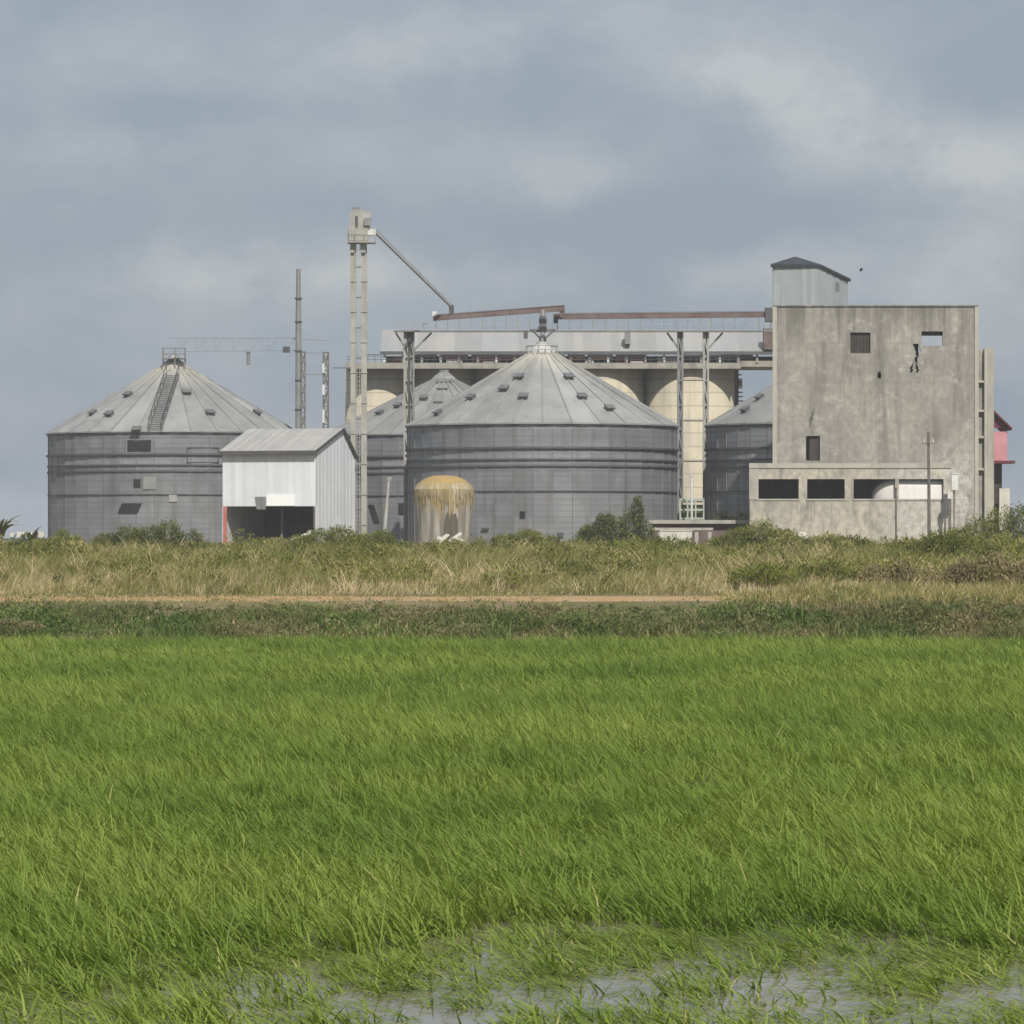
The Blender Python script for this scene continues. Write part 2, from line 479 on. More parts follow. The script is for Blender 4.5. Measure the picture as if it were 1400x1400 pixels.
def link_leaves(sets, name, m, loc=(0, 0, 0), parent=None):
    vs, ls, ts, ar = [], [], [], []
    nv = 0
    for v, l, t, a in sets:
        vs.append(v); ls.append(l + nv); ts.append(t); ar.append(a)
        nv += len(v)
    v = np.concatenate(vs) - np.array(loc)
    l, t, a = np.concatenate(ls), np.concatenate(ts), np.concatenate(ar)
    me = bpy.data.meshes.new(name)
    me.vertices.add(len(v))
    me.vertices.foreach_set('co', v.astype(np.float32).ravel())
    me.loops.add(len(l))
    me.loops.foreach_set('vertex_index', l.astype(np.int32))
    me.polygons.add(len(t))
    me.polygons.foreach_set('loop_start', np.concatenate([[0], np.cumsum(t)[:-1]]).astype(np.int32))
    at = me.attributes.new('var', 'FLOAT', 'POINT')
    at.data.foreach_set('value', a.astype(np.float32))
    me.materials.append(M[m])
    me.update(calc_edges=True)
    o = bpy.data.objects.new(name, me)
    COL.objects.link(o)
    if parent is not None: o.parent = parent
    else: o.location = loc
    return o


def sample_wedge(d0, d1, per_m2, widen, extra=2.0):
    k = 700 / F
    area = (d1 * d1 - d0 * d0) * k * widen + 2 * extra * (d1 - d0)
    n = int(area * per_m2 * 1.15)
    d = np.sqrt(rng.uniform(d0 * d0, d1 * d1, n))
    x = rng.uniform(-1, 1, n) * (d * k * widen + extra)
    return x, d


def lump(x, y, s=1.0):
    """smooth pseudo-noise in 0..1"""
    f = (np.sin(x * 0.9 * s + 1.7 * np.sin(y * 0.31 * s)) + np.sin(y * 0.55 * s + 1.3 * np.sin(x * 0.73 * s + 2)) +
         np.sin((x * 1.7 - y * 0.9) * s + 0.5) * 0.7 + np.sin((x * 2.9 + y * 1.3) * s) * 0.4)
    return 0.5 + f / 6.2


def rice():
    sets = []

    def grow(x, d, nl, K, hs, wscale, keep):
        x, d, hs = x[keep], d[keep], hs[keep]
        n = len(x)
        i = np.repeat(np.arange(n), nl)
        N = len(i)
        base = np.stack([x[i] + rng.normal(0, 0.035, N), d[i] + rng.normal(0, 0.035, N), np.full(N, -0.03)], -1)
        lean = rng.normal(0, 0.55, n)
        az = math.pi + lean[i] + rng.normal(0, 0.8, N)
        gust = lump(x, d, 0.6)[i]
        L = hs[i] * rng.uniform(0.5, 1.12, N) * 0.88
        a0 = np.radians(rng.normal(76, 9, N) - 16 * gust)
        a1 = np.radians(rng.normal(12, 22, N) - 22 * gust)
        thin = (hs < 0.36)[i]
        a0 = np.where(thin, a0 - math.radians(22), a0)
        L = np.where(thin, L * 1.25, L)
        var = np.clip(rng.normal(0.5, 0.2, N) + (lump(x, d, 0.35)[i] - 0.5) * 0.3, 0, 1)
        W = rng.uniform(0.008, 0.014, N) * wscale
        sets.append(blades(base, az, L, W, a0, a1, K, var, '', None, rng.normal(0, 0.5, N)))

    # open water along the near edge, ragged; the left corner stays planted
    def front(x, d):
        edge = 30.9 + 0.8 * np.sin(x * 1.1 + 0.6) + 0.6 * np.sin(x * 2.7 + 1) - np.interp(x, [-4.5, -2.6, -1.6, 0.2, 1.2], [3.0, 1.7, 0.2, -0.2, -0.5])
        return np.clip((d - edge) / 1.0 + 0.5, 0, 1)

    x, d = sample_wedge(23.5, 47, 62, 1.35)
    f = front(x, d)
    tuft = lump(x * 3.1, d * 2.0, 1.0)
    keep = rng.random(len(x)) < np.where(f > 0.5, 1.0, np.clip((tuft - 0.38) * 2.4, 0.12, 0.62) + np.where(x < -1.8, 0.42, 0.0))
    hs = (0.50 + 0.08 * lump(x, d, 0.8)) * np.where(f > 0.5, 1.0, np.where(x < -1.7, 0.62, 0.46))
    hs = hs * (0.62 + 0.76 * lump(x * 6.5, d * 4.2, 1.0))
    keep &= (f < 0.5) | (rng.random(len(x)) < np.clip(0.05 + 1.7 * lump(x * 6.5, d * 4.2, 1.0), 0, 1))
    grow(x, d, 7, 5, hs, 1.55, keep)
    x, d = sample_wedge(47, 78, 36, 1.25)
    grow(x, d, 6, 4, (0.50 + 0.08 * lump(x, d, 0.8)) * (0.62 + 0.76 * lump(x * 5, d * 3.0, 1.0)), 1.6, rng.random(len(x)) < np.clip(0.05 + 1.7 * lump(x * 5, d * 3.0, 1.0), 0, 1))
    x, d = sample_wedge(78, 118.4, 20, 1.2)
    grow(x, d, 6, 3, (0.48 + 0.08 * lump(x, d, 0.8)) * (0.7 + 0.6 * lump(x * 3.6, d * 1.7, 1.0)), 2.1, np.ones(len(x), bool))
    # leaves lying on the water
    x, d = sample_wedge(23.5, 33.0, 48, 1.35)
    f = front(x, d)
    keep = (f < 0.9) & (rng.random(len(x)) < np.clip((lump(x * 2.2, d * 1.7 + 9, 1.2) - 0.27) * 2.3, 0.15, 0.95))
    x, d = x[keep], d[keep]
    i = np.repeat(np.arange(len(x)), 4)
    N = len(i)
    base = np.stack([x[i] + rng.normal(0, 0.09, N), d[i] + rng.normal(0, 0.09, N), np.full(N, 0.004)], -1)
    sets.append(blades(base, math.pi + rng.normal(0, 0.7, N), rng.uniform(0.2, 0.48, N), rng.uniform(0.012, 0.021, N),
                       np.radians(rng.uniform(2, 30, N)), np.radians(rng.uniform(-16, 8, N)), 4, np.clip(rng.normal(0.6, 0.28, N), 0, 1), '', None))
    o = link_leaves(sets, 'rice_crop', 'rice')
    tag(o, 'bright green young rice bending in the wind across the flooded paddy', 'rice', kind='stuff')


rice()


def bank_weeds():
    sets = []
    # leafy clumps standing out of the bank and along both verges of the track
    x = rng.uniform(-24, 24, 420)
    d = rng.choice([120.2, 121.5, 123, 124.5, 126, 127.2], 420) + rng.normal(0, 0.4, 420)
    bare = np.clip(np.interp(x, [-26, -14, -10, 0.8, 2, 5.5, 6.6, 26], [0.9, 0.8, 0.75, 0.7, 0.5, 0.5, 1.2, 1.35]), 0, 2)
    sz = rng.uniform(0.2, 0.5, 420) * np.where(d > 124.6, np.interp(d, [124.6, 127.8], [0.8, 0.45]) * bare, 1.15)
    for k in range(len(x)):
        n = int(90 * sz[k] / 0.3)
        u = rng.normal(0, 1, (n, 3))
        u /= np.linalg.norm(u, axis=1)[:, None]
        g = float(ground_z(np.array(x[k]), np.array(d[k])))
        p = u * np.array([1.25, 0.9, 0.85]) * sz[k] * (rng.uniform(0.3, 1, n) ** 0.5)[:, None] + np.array([x[k], d[k], g + 0.55 * sz[k]])
        tone = rng.choice([0.1, 0.3, 0.55, 0.75], p=[.3, .35, .25, .1])
        sets.append(blades(p, rng.uniform(0, 6.283, n), rng.uniform(0.07, 0.16, n), rng.uniform(0.03, 0.06, n), np.radians(rng.normal(45, 25, n)), np.radians(rng.normal(5, 30, n)), 4,
                           np.clip(rng.normal(tone, 0.13, n), 0, 0.85), '', None, rng.uniform(-1.5, 1.5, n)))
    for (d0, d1, per, hgt, w) in ((119.0, 122.0, 24, 0.42, 0.022), (122.0, 127.9, 24, 0.42, 0.024)):
        x, d = sample_wedge(d0, d1, per, 1.25)
        cl = lump(x * 1.4, d * 0.9, 1.0)
        keep = rng.random(len(x)) < np.clip(0.35 + cl, 0, 1)
        x, d, cl = x[keep], d[keep], cl[keep]
        i = np.repeat(np.arange(len(x)), 8)
        N = len(i)
        z = ground_z(x, d)
        base = np.stack([x[i] + rng.normal(0, 0.10, N), d[i] + rng.normal(0, 0.10, N), z[i] - 0.03], -1)
        low = np.interp(d, [119, 124, 126.0, 127.9], [1.0, 0.9, 0.45, 0.22]) * np.where(d > 124, np.interp(x, [-26, -14, -10, 0.8, 2, 5.5, 6.6, 26], [1.3, 1.3, 1.2, 1.1, 0.9, 0.9, 2.2, 2.6]), 1)
        L = (hgt * (0.45 + 0.95 * cl) * low)[i] * rng.uniform(0.5, 1.3, N)
        var = np.clip(rng.normal(0.4, 0.24, N) + (lump(x * 0.8 + 5, d, 0.7)[i] - 0.5) * 0.9, 0, 1)
        sets.append(blades(base, rng.uniform(0, 2 * math.pi, N), L, rng.uniform(0.6, 1.5, N) * w * 1.6, np.radians(rng.normal(70, 15, N)),
                           np.radians(rng.normal(10, 35, N)), 4, var, '', None, rng.uniform(-1, 1, N)))
    o = link_leaves(sets, 'bank_weeds', 'weed')
    tag(o, 'dark green weeds and dry stalks covering the bank beside the paddy', 'weeds', kind='stuff')


bank_weeds()


def yard_weeds():
    sets = []
    N0 = 1500
    dd = rng.uniform(0, 1, N0) ** 1.3 * 130 + 138
    x = rng.uniform(-1, 1, N0) * (dd * 700 / F * 1.15)
    big = rng.uniform(0.2, 0.85, N0) * np.interp(dd, [138, 150, 170, 200, 268], [0.85, 1.05, 0.85, 0.72, 0.8]) * (0.02 + 1.65 * lump(x * 0.5 + 7, dd * 0.2, 1.0) ** 1.25) * np.interp(x, [-30, 4, 12, 30], [0.95, 0.95, 1.2, 1.25])
    for k in range(N0):
        n = int(80 + 200 * big[k])
        u = rng.normal(0, 1, (n, 3))
        u /= np.linalg.norm(u, axis=1)[:, None]
        g = float(ground_z(np.array(x[k]), np.array(dd[k])))
        p = u * np.array([1.1, 0.8, 0.8]) * big[k] * (rng.uniform(0.2, 1, n) ** 0.5)[:, None] + np.array([x[k], dd[k], g + 0.85 * big[k]])
        f = dd[k] / 140
        lf = rng.uniform(0.5, 1.15)
        tone = np.clip(rng.normal(float(lump(np.array(x[k] * 0.45 + 2), np.array(dd[k] * 0.16), 1.0)), 0.22), 0.02, 0.9)
        sets.append(blades(p, rng.uniform(0, 6.283, n), rng.uniform(0.10, 0.24, n) * f * lf, rng.uniform(0.035, 0.07, n) * f * lf, np.radians(rng.normal(55, 25, n)), np.radians(rng.normal(10, 30, n)), 4,
                           np.clip(rng.normal(tone, 0.15, n), 0, 1), '', None, rng.uniform(-1.5, 1.5, n)))
    o = link_leaves(sets, 'yard_weeds', 'yard')
    tag(o, 'leafy olive weeds scattered through the tall grass before the silos', 'weeds', kind='stuff')


yard_weeds()


def tall_grass():
    sets = []
    # dry arching stalks in sheaves
    N0 = 700
    dd = rng.uniform(0, 1, N0) ** 1.5 * 90 + 135.5
    x = rng.uniform(-1, 1, N0) * (dd * 700 / F * 1.15)
    i = np.repeat(np.arange(N0), 26)
    N = len(i)
    f = (dd / 140)[i]
    z = ground_z(x, dd)
    base = np.stack([x[i] + rng.normal(0, 0.16, N), dd[i] + rng.normal(0, 0.16, N), z[i]], -1)
    hh = rng.uniform(0.6, 1.35, N0) * np.interp(dd, [135, 140], [0.6, 1.0])
    sets.append(blades(base, (rng.choice([0.0, math.pi], N0) + rng.normal(0, .4, N0))[i] + rng.normal(0, 0.5, N), hh[i] * rng.uniform(0.7, 1.3, N), 0.02 * f * rng.uniform(.7, 1.5, N),
                       np.radians(rng.normal(72, 9, N)), np.radians(rng.normal(15, 25, N)), 4, np.clip(rng.normal(rng.choice([0.55, 0.8, 0.95], N0)[i], 0.12, N), 0, 1), '', None, rng.uniform(-1, 1, N)))
    for (d0, d1, per, nb, hg, K, w) in ((134.2, 150, 7.5, 14, 0.62, 4, 0.018), (150, 185, 4.5, 13, 0.66, 4, 0.024), (185, 235, 1.8, 15, 0.62, 4, 0.034), (235, 325, 0.8, 18, 0.62, 3, 0.05)):
        x, d = sample_wedge(d0, d1, per, 1.2)
        n = len(x)
        cl = lump(x * 0.5, d * 0.28, 1.0)
        i = np.repeat(np.arange(n), nb)
        N = len(i)
        z = ground_z(x, d)
        base = np.stack([x[i] + rng.normal(0, 0.14, N), d[i] + rng.normal(0, 0.14, N), z[i] - 0.03], -1)
        edge = np.interp(d, [134.2, 138], [0.45, 1.0])
        L = (hg * (0.3 + 1.25 * cl) * edge)[i] * rng.uniform(0.55, 1.35, N)
        tl = rng.normal(0, 0.9, n)
        az = tl[i] + rng.normal(0, 0.9, N)
        dry = np.interp(d, [134, 148, 175], [0.25, 0.12, -0.08])
        var = np.clip(rng.normal(0.42, 0.24, N) + dry[i] + (lump(x * 0.6 + 3, d * 0.35, 1.0)[i] - 0.5) * 0.8, 0, 1)
        sets.append(blades(base, az, L, rng.uniform(0.7, 1.4, N) * w, np.radians(rng.normal(80, 9, N)), np.radians(rng.normal(20, 35, N)), K, var, '', None,
                           rng.uniform(-1.2, 1.2, N)))
    n = 5200                            # tufts that have crept on to the track, except on its worn stretch
    x = rng.uniform(-26, 26, n)
    d = rng.uniform(127.6, 134.4, n)
    cov = np.interp(x, [-26, -14.5, -12.5, 1.2, 1.8, 5.8, 6.6, 9, 26], [0.5, 0.5, 0.45, 0.40, 0.05, 0.05, 0.5, 0.95, 0.95])
    k = rng.random(n) < cov
    x, d = x[k], d[k]
    i = np.repeat(np.arange(len(x)), 12)
    N = len(i)
    base = np.stack([x[i] + rng.normal(0, 0.12, N), d[i] + rng.normal(0, 0.12, N), ground_z(x, d)[i]], -1)
    hh = np.interp(x, [-26, -14, -12, 6, 8, 12], [0.12, 0.12, 0.10, 0.08, 0.3, 0.5])
    sets.append(blades(base, rng.uniform(0, 6.283, N), hh[i] * rng.uniform(0.5, 1.4, N), rng.uniform(0.014, 0.03, N), np.radians(rng.normal(72, 12, N)), np.radians(rng.normal(20, 30, N)), 4,
                       np.clip(rng.normal(0.55, 0.28, N), 0, 1), '', None, rng.uniform(-1, 1, N)))
    o = link_leaves(sets, 'tall_grass', 'tall')
    tag(o, 'tall tan and olive grass between the dirt track and the silos', 'grass', kind='stuff')


tall_grass()


def shrub(name, label, cx, cy, lobes, nleaf, size, m, cat='bush', group='bushes round the silo yard', stalks=6, droop=0.2):
    """lobes: (dx, dy, z centre above ground, rx, ry, rz); leaves are small pointed blades spread through the lobes"""
    g = float(ground_z(np.array(float(cx)), np.array(float(cy))))
    root = thing(name, label, cat, (cx, cy, g), group)
    vol = np.array([l[3] * l[4] * l[5] for l in lobes]) ** 0.75
    pick = rng.choice(len(lobes), nleaf, p=vol / vol.sum())
    lb = np.array(lobes)[pick]
    u = rng.normal(0, 1, (nleaf, 3))
    u /= np.linalg.norm(u, axis=1)[:, None]
    r = rng.uniform(0.25, 1.0, nleaf) ** 0.5 * rng.uniform(0.8, 1.12, nleaf)
    pt = lb[:, :3] + u * r[:, None] * lb[:, 3:6]
    # thin out by clump so gaps and sprigs show
    keep = rng.random(nleaf) < np.clip(0.25 + 1.1 * lump(pt[:, 0] * 2.6 + pt[:, 2], pt[:, 2] * 3.0 + pt[:, 1], 1.2), 0, 1)
    pt = pt[keep & (pt[:, 2] > 0.02)]
    N = len(pt)
    var = np.clip(rng.normal(0.45, 0.22, N) + (lump(pt[:, 0] * 1.8, pt[:, 2] * 2.4, 1.0) - 0.5) * 0.8, 0, 1)
    b = pt + np.array([cx, cy, g])
    s = blades(b, rng.uniform(0, 6.283, N), rng.uniform(0.6, 1.5, N) * size, rng.uniform(0.35, 0.6, N) * size, np.radians(rng.normal(50, 25, N)),
               np.radians(rng.normal(50 - 300 * droop * 0.5, 30, N)), 4, var, '', None, rng.uniform(-1.5, 1.5, N))
    link_leaves([s], 'foliage', m, (cx, cy, g), root)
    mb = MB()
    for k in range(stalks):
        l = random.choice(lobes)
        a = Vector((cx + random.uniform(-.3, .3), cy + random.uniform(-.2, .2), g - 0.05))
        e = Vector((cx + l[0] + random.uniform(-.4, .4) * l[3], cy + l[1], g + l[2] + 0.55 * l[5]))
        md = a.lerp(e, 0.5) + Vector((random.uniform(-.1, .1), 0, 0.15))
        mb.tube(a, md, 0.035, 6, 0.025)
        mb.tube(md, e, 0.025, 6, 0.01)
    mb.build('stem', 'timber', root)
    return root


def at_px(px, D): return X(px, D)


shrub('dark_shrub', 'dark olive bush with a tall spire against the large central silo', at_px(843, 308), 308,
      [(-1.6, 0, 1.2, 1.2, 0.9, 1.0), (-0.3, 0, 1.5, 1.3, 1.0, 1.2), (1.0, 0.2, 1.7, 1.0, .9, 1.4), (1.55, 0, 2.9, 0.55, .5, 1.3), (2.1, 0, 1.3, .8, .8, 1.1), (-2.2, 0, 1.0, 0.9, 0.8, 0.9), (-0.9, .2, 1.9, 0.9, .8, 1.0)],
      13000, 0.18, 'bush_dark')
shrub('small_shrub', 'dark rounded bush behind the low loading dock', at_px(1003, 322), 322,
      [(-0.9, 0, 2.0, 1.0, .8, .9), (0.6, 0, 2.1, 1.0, .8, 1.0), (0, 0.3, 1.2, 1.7, .9, 1.2)], 5000, 0.17, 'bush_dark')
shrub('leafy_shrub', 'light green spreading bush in front of the loading dock', at_px(1035, 235), 235,
      [(-1.9, 0, 0.5, 0.9, .9, .5), (-1.0, 0, 0.8, 1.0, .9, .75), (0.2, 0, 1.05, 1.1, .9, .9), (1.2, 0, 0.8, 1.0, .9, .65), (2.2, 0, .5, .9, .7, .5)], 9500, 0.13, 'bush_mid')
shrub('broad_shrub', 'broad green bush at the corner of the concrete mill', at_px(1362, 262), 262,
      [(-2.4, 0, 0.8, 0.9, .9, .8), (-1.1, 0, 1.2, 1.1, 1, 1.1), (0.4, 0, 1.7, 1.2, 1, 1.2), (1.7, 0, 1.8, 1.2, 1, 1.3), (3.0, 0, 1.6, 1.3, 1, 1.3), (4.3, 0, 1.2, 1.2, 1, 1.2)],
      13000, 0.16, 'bush_mid')
shrub('scrub_bush', 'low dark scrub at the foot of the leftmost silo', at_px(205, 250), 250,
      [(-2.6, 0, .6, 1.0, .8, .6), (-1.3, 0, .9, 1.0, .8, .8), (0, 0, .9, 1.1, .8, .8), (1.1, 0, 1.1, .9, .8, .95), (2.4, 0, .7, .9, .7, .7)], 8500, 0.14, 'bush_dark')
shrub('scrub_bush', 'small green scrub by the left edge of the leftmost silo', at_px(92, 270), 270,
      [(-.3, 0, .8, .6, .6, .8), (.6, 0, .6, .6, .6, .6)], 2500, 0.14, 'bush_mid')
shrub('scrub_bush', 'low green scrub below the white tin shed', at_px(475, 238), 238,
      [(-2.6, 0, .5, .9, .8, .5), (-1.6, 0, .75, .9, .8, .65), (-.4, 0, .85, 1.0, .8, .7), (.9, 0, .6, .9, .8, .5), (2.0, 0, .7, .8, .8, .6)], 8000, 0.13, 'bush_mid')
shrub('roadside_bush', 'green bush beside the track in front of the mill', at_px(1135, 141), 141,
      [(-0.8, 0, .45, .7, .6, .42), (0.1, 0, .6, .7, .6, .5), (.9, 0, .4, .6, .6, .38)], 6500, 0.085, 'bush_dark')
shrub('dry_bush', 'dry tan bush beside the track below the utility pole', at_px(1232, 139), 139,
      [(-0.9, 0, .5, .6, .5, .5), (0, 0, .6, .6, .5, .6), (.9, 0, .45, .6, .5, .45), (1.8, 0, .5, .6, .5, .5)], 6500, 0.1, 'bush_dry', droop=-0.1)
shrub('dry_bush', 'dry tan bush beside the track at the far right', at_px(1352, 139), 139,
      [(-0.7, 0, .5, .6, .5, .5), (0.2, 0, .65, .7, .5, .6), (1.2, 0, .5, .6, .5, .5)], 6000, 0.1, 'bush_dry', droop=-0.1)
shrub('dry_bush', 'small dry brown bush on the bank at the left', at_px(25, 120.5), 120.5,
      [(-0.3, 0, .25, .45, .4, .28), (.35, 0, .22, .4, .4, .22)], 2600, 0.08, 'bush_dry', droop=-0.1)


shrub('scrub_bush', 'bushy olive scrub below the right slope of the big middle silo', X(720, 230), 230,
      [(-1.2, 0, .6, .9, .7, .55), (0, 0, .75, .9, .7, .65), (1.2, 0, .55, .9, .7, .5)], 5000, 0.13, 'bush_mid')
shrub('scrub_bush', 'tangled green scrub before the middle of the mill annex', X(1150, 225), 225,
      [(-1.4, 0, .55, .9, .7, .5), (-.2, 0, .6, .9, .7, .5), (1.0, 0, .5, .9, .7, .45)], 5000, 0.12, 'bush_mid')


shrub('roadside_bush', 'leafy olive bush at the right end of the open stretch of track', X(1040, 137), 137,
      [(-.6, 0, .4, .6, .5, .4), (.2, 0, .55, .6, .5, .5), (.9, 0, .4, .5, .5, .36)], 5200, 0.08, 'bush_mid')
shrub('tall_shrub', 'tall green shrub above the track below the mill corner', X(1300, 172), 172,
      [(-1.3, 0, .6, .8, .7, .6), (-.3, 0, .9, .9, .7, .75), (.8, 0, .7, .8, .7, .65), (1.7, 0, .5, .7, .6, .5)], 7500, 0.11, 'bush_dark')


def leaf_plant(px, D, h, n, label):
    cx = X(px, D)
    g = float(ground_z(np.array(cx), np.array(float(D))))
    root = thing('broad_leaf_plant', label, 'plant', (cx, D, g))
    base = np.tile([[cx, D, g + h * 0.45]], (n, 1)) + rng.normal(0, 0.12, (n, 3))
    s = blades(base, rng.uniform(0, 6.28, n), rng.uniform(0.8, 1.6, n) * h * 0.5, np.full(n, 0.34), np.radians(rng.normal(70, 12, n)), np.radians(rng.normal(-15, 20, n)), 6,
               rng.uniform(0.1, 0.7, n), '', None, rng.uniform(-.6, .6, n))
    link_leaves([s], 'leaves', 'bush_dark', (cx, D, g), root)
    mb = MB()
    mb.tube((cx, D, g - .05), (cx, D, g + h * 0.55), 0.12, 8, 0.07)
    mb.build('stem', 'timber', root)


leaf_plant(2, 300, 3.0, 12, 'tall broad leaved plant left of the fence at the frame edge')
leaf_plant(44, 330, 1.9, 8, 'small drooping plant in front of the white fence')


# ------------------------------------------------------------------ steel silos
ZB = 2.0


class Silo:
    def __init__(s, label, px, D, R=11.07, ze=12.15, zt=18.25, pale=(), rm='silo_roof'):
        s.D, s.R, s.ze, s.zt = D, R, ze, zt
        s.cx = X(px, D)
        s.root = thing('steel_silo', label, 'silo', (s.cx, D, ZB), 'round steel grain silos')
        n = 44
        rs = [2.0, 2.9, 3.8, 4.7, 5.7, 6.72, 7.6, 8.2, 8.72, 9.25, 9.7, 10.18, 10.8, 11.5, ze]
        tier = [random.uniform(0.35, 0.6) for _ in rs]
        for j, z in enumerate(rs):
            if 8.9 < z < 10.0: tier[j] = 0.88
            if z < 6.6: tier[j] = 0.62
        sec = [random.uniform(-0.12, 0.12) for _ in range(n)]
        mb = MB()
        mb.lathe(s.cx, D, [(R, z) for z in rs], n, lambda j, k: min(1, max(0, tier[j] + sec[k] + random.uniform(-0.15, 0.15))))
        for k in range(n):                  # upright stiffeners on every sheet joint
            t = 2 * math.pi * (k + 0.5) / n
            c, q = math.cos(t), math.sin(t)
            mb.beam((s.cx + (R + .015) * c, D + (R + .015) * q, 1.95), (s.cx + (R + .015) * c, D + (R + .015) * q, ze - .05), 0.05, 0.05, up=(c, q, 0))
        s.wall = mb.build('wall', 'silo_wall', s.root)
        for z, pr, h in ((10.18, 0.20, 0.16), (9.25, 0.12, 0.13), (8.72, 0.12, 0.13), (6.72, 0.09, 0.10), (ze - 0.14, 0.10, 0.16)):
            m2 = MB()
            m2.lathe(s.cx, D, [(R + 0.005, z - h / 2), (R + pr, z - h / 2), (R + pr, z + h / 2), (R + 0.005, z + h / 2)], 88)
            m2.build('stiffening_ring', 'ring', s.wall)
        nr = 30
        sv = [random.uniform(0.2, 0.8) for _ in range(nr)]
        for k in range(nr):                 # lit side and edge highlights put into the sheet tone, by bearing (degrees, 0 = +X)
            deg = (360.0 * (k + 1) / nr) % 360
            if any(abs((deg - p + 180) % 360 - 180) < wd for p, wd in pale): sv[k] = random.uniform(0.9, 1.0)
        mb = MB()
        ro, ri = R + 0.22, 0.95
        s.slope = (zt - ze) / (ro - ri)
        mb.lathe(s.cx, D, [(ro, ze - 0.10), (ro, ze + 0.02), ((ro + ri) * 0.62, ze + s.slope * (ro - (ro + ri) * 0.62)), (ri, zt)], nr, lambda j, k: min(1, max(0, sv[k] + random.uniform(-0.08, 0.08))))
        s.ro, s.ri = ro, ri
        for k in range(nr):                 # raised standing seams between the roof sheets
            t = 2 * math.pi * (k + 0.5) / nr
            c, q = math.cos(t), math.sin(t)
            mb.beam((s.cx + (ro - .05) * c, D + (ro - .05) * q, ze + 0.07), (s.cx + ri * c, D + ri * q, zt + 0.04), 0.10, 0.10)
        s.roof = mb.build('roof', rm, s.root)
        mb = MB()
        mb.lathe(s.cx, D, [(1.15, zt - 0.25), (1.15, zt + 0.02), (0.85, zt + 0.30), (0.45, zt + 0.62), (0.45, zt + 0.85)], 20, cap=True)
        mb.build('roof_cap', 'roof_cream' if rm == 'silo_roof' else rm, s.root)

    def roof_pt(s, px, py, back=False):
        best = None
        for i in range(400):
            r = s.ri + (s.ro - s.ri) * i / 399
            z = s.ze + s.slope * (s.ro - r)
            for sg in ((1,) if back else (-1,)):
                D = s.D
                for _ in range(4):
                    dx = X(px, D) - s.cx
                    if abs(dx) > r: break
                    D = s.D + sg * math.sqrt(r * r - dx * dx)
                else:
                    e = abs(HY - (z - EYE) / D * F - py)
                    if best is None or e < best[0]: best = (e, Vector((X(px, D), D, z)))
        return best[1]

    def wall_pt(s, px, py):
        D = s.D - s.R
        for _ in range(6):
            dx = X(px, D) - s.cx
            D = s.D - math.sqrt(max(0, s.R ** 2 - dx * dx))
        return Vector((X(px, D), D, Z(py, D)))

    def vent(s, px, py, w=0.66, d=0.5, h=0.27, m='vent'):
        p = s.roof_pt(px, py)
        rad = Vector((p.x - s.cx, p.y - s.D, 0)).normalized()
        tan = Vector((-rad.y, rad.x, 0))
        dn = (rad - Vector((0, 0, s.slope))).normalized()
        nn = tan.cross(dn)
        if nn.z < 0: nn = -nn
        mb = MB()
        a, b = tan * w / 2, dn * d / 2
        bot = [p - a + b, p + a + b, p + a - b, p - a - b]
        mb.hexa([q - nn * 0.05 for q in bot] + [q * 1.0 + nn * h for q in bot])
        # tilted hood over the box
        mb.hexa([q + nn * (h + 0.002) for q in [p - a * 1.25 + b * 1.4, p + a * 1.25 + b * 1.4, p + a * 1.25 - b * 1.1, p - a * 1.25 - b * 1.1]] +
                [q + nn * (h + 0.07) for q in [p - a * 1.25 + b * 1.4, p + a * 1.25 + b * 1.4, p + a * 1.25 - b * 1.1, p - a * 1.25 - b * 1.1]])
        mb.build('roof_vent', m, s.roof)

    def plate(s, px0, px1, py0, py1, name, m, thick=0.085, skew=0.0):
        mb = MB()
        a, b, c, d = s.wall_pt(px0 - skew, py1), s.wall_pt(px1 - skew, py1), s.wall_pt(px1 + skew, py0), s.wall_pt(px0 + skew, py0)
        out = Vector(((a.x + b.x) / 2 - s.cx, (a.y + b.y) / 2 - s.D, 0)).normalized()
        f, k = out * thick, out * -0.25
        mb.hexa([a + f, b + f, b + k, a + k, d + f, c + f, c + k, d + k])
        return mb.build(name, m, s.wall)


def frame_on(s, px0, px1, py0, py1, m='grey_steel'):
    a = s.wall_pt(px0, py1); b = s.wall_pt(px1, py1); c = s.wall_pt(px1, py0); d = s.wall_pt(px0, py0)
    out = Vector(((a.x + b.x) / 2 - s.cx, (a.y + b.y) / 2 - s.D, 0)).normalized() * 0.06
    mb = MB()
    for p, q in ((a, b), (b, c), (c, d), (d, a)):
        mb.beam(p + out, q + out, 0.07)
    mb.build('hatch_frame', m, s.wall)


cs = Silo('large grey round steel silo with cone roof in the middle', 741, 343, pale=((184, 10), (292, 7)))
for v in ((710, 517), (716, 544), (645, 545), (795, 544), (690, 533), (777, 517), (832, 560), (600, 566)):
    cs.vent(*v)
cs.plate(711, 718, 699, 708, 'inspection_hatch', 'hole')
cs.plate(659, 668, 722, 725, 'pipe_stub', 'dark_steel', 0.15)
cs.plate(762, 770, 728, 734, 'pipe_stub', 'dark_steel', 0.15)
mb = MB()      # roof ladder of the silo, on its left back slope seen edge-on is left out; rail ring round the crown
for k in range(14):
    t0, t1 = 2 * math.pi * k / 14, 2 * math.pi * (k + 1) / 14
    for r, z in ((1.3, 18.1), (1.3, 18.75)):
        mb.beam((cs.cx + r * math.cos(t0), cs.D + r * math.sin(t0), z), (cs.cx + r * math.cos(t1), cs.D + r * math.sin(t1), z), 0.05)
    mb.beam((cs.cx + 1.3 * math.cos(t0), cs.D + 1.3 * math.sin(t0), 17.8), (cs.cx + 1.3 * math.cos(t0), cs.D + 1.3 * math.sin(t0), 18.75), 0.05)
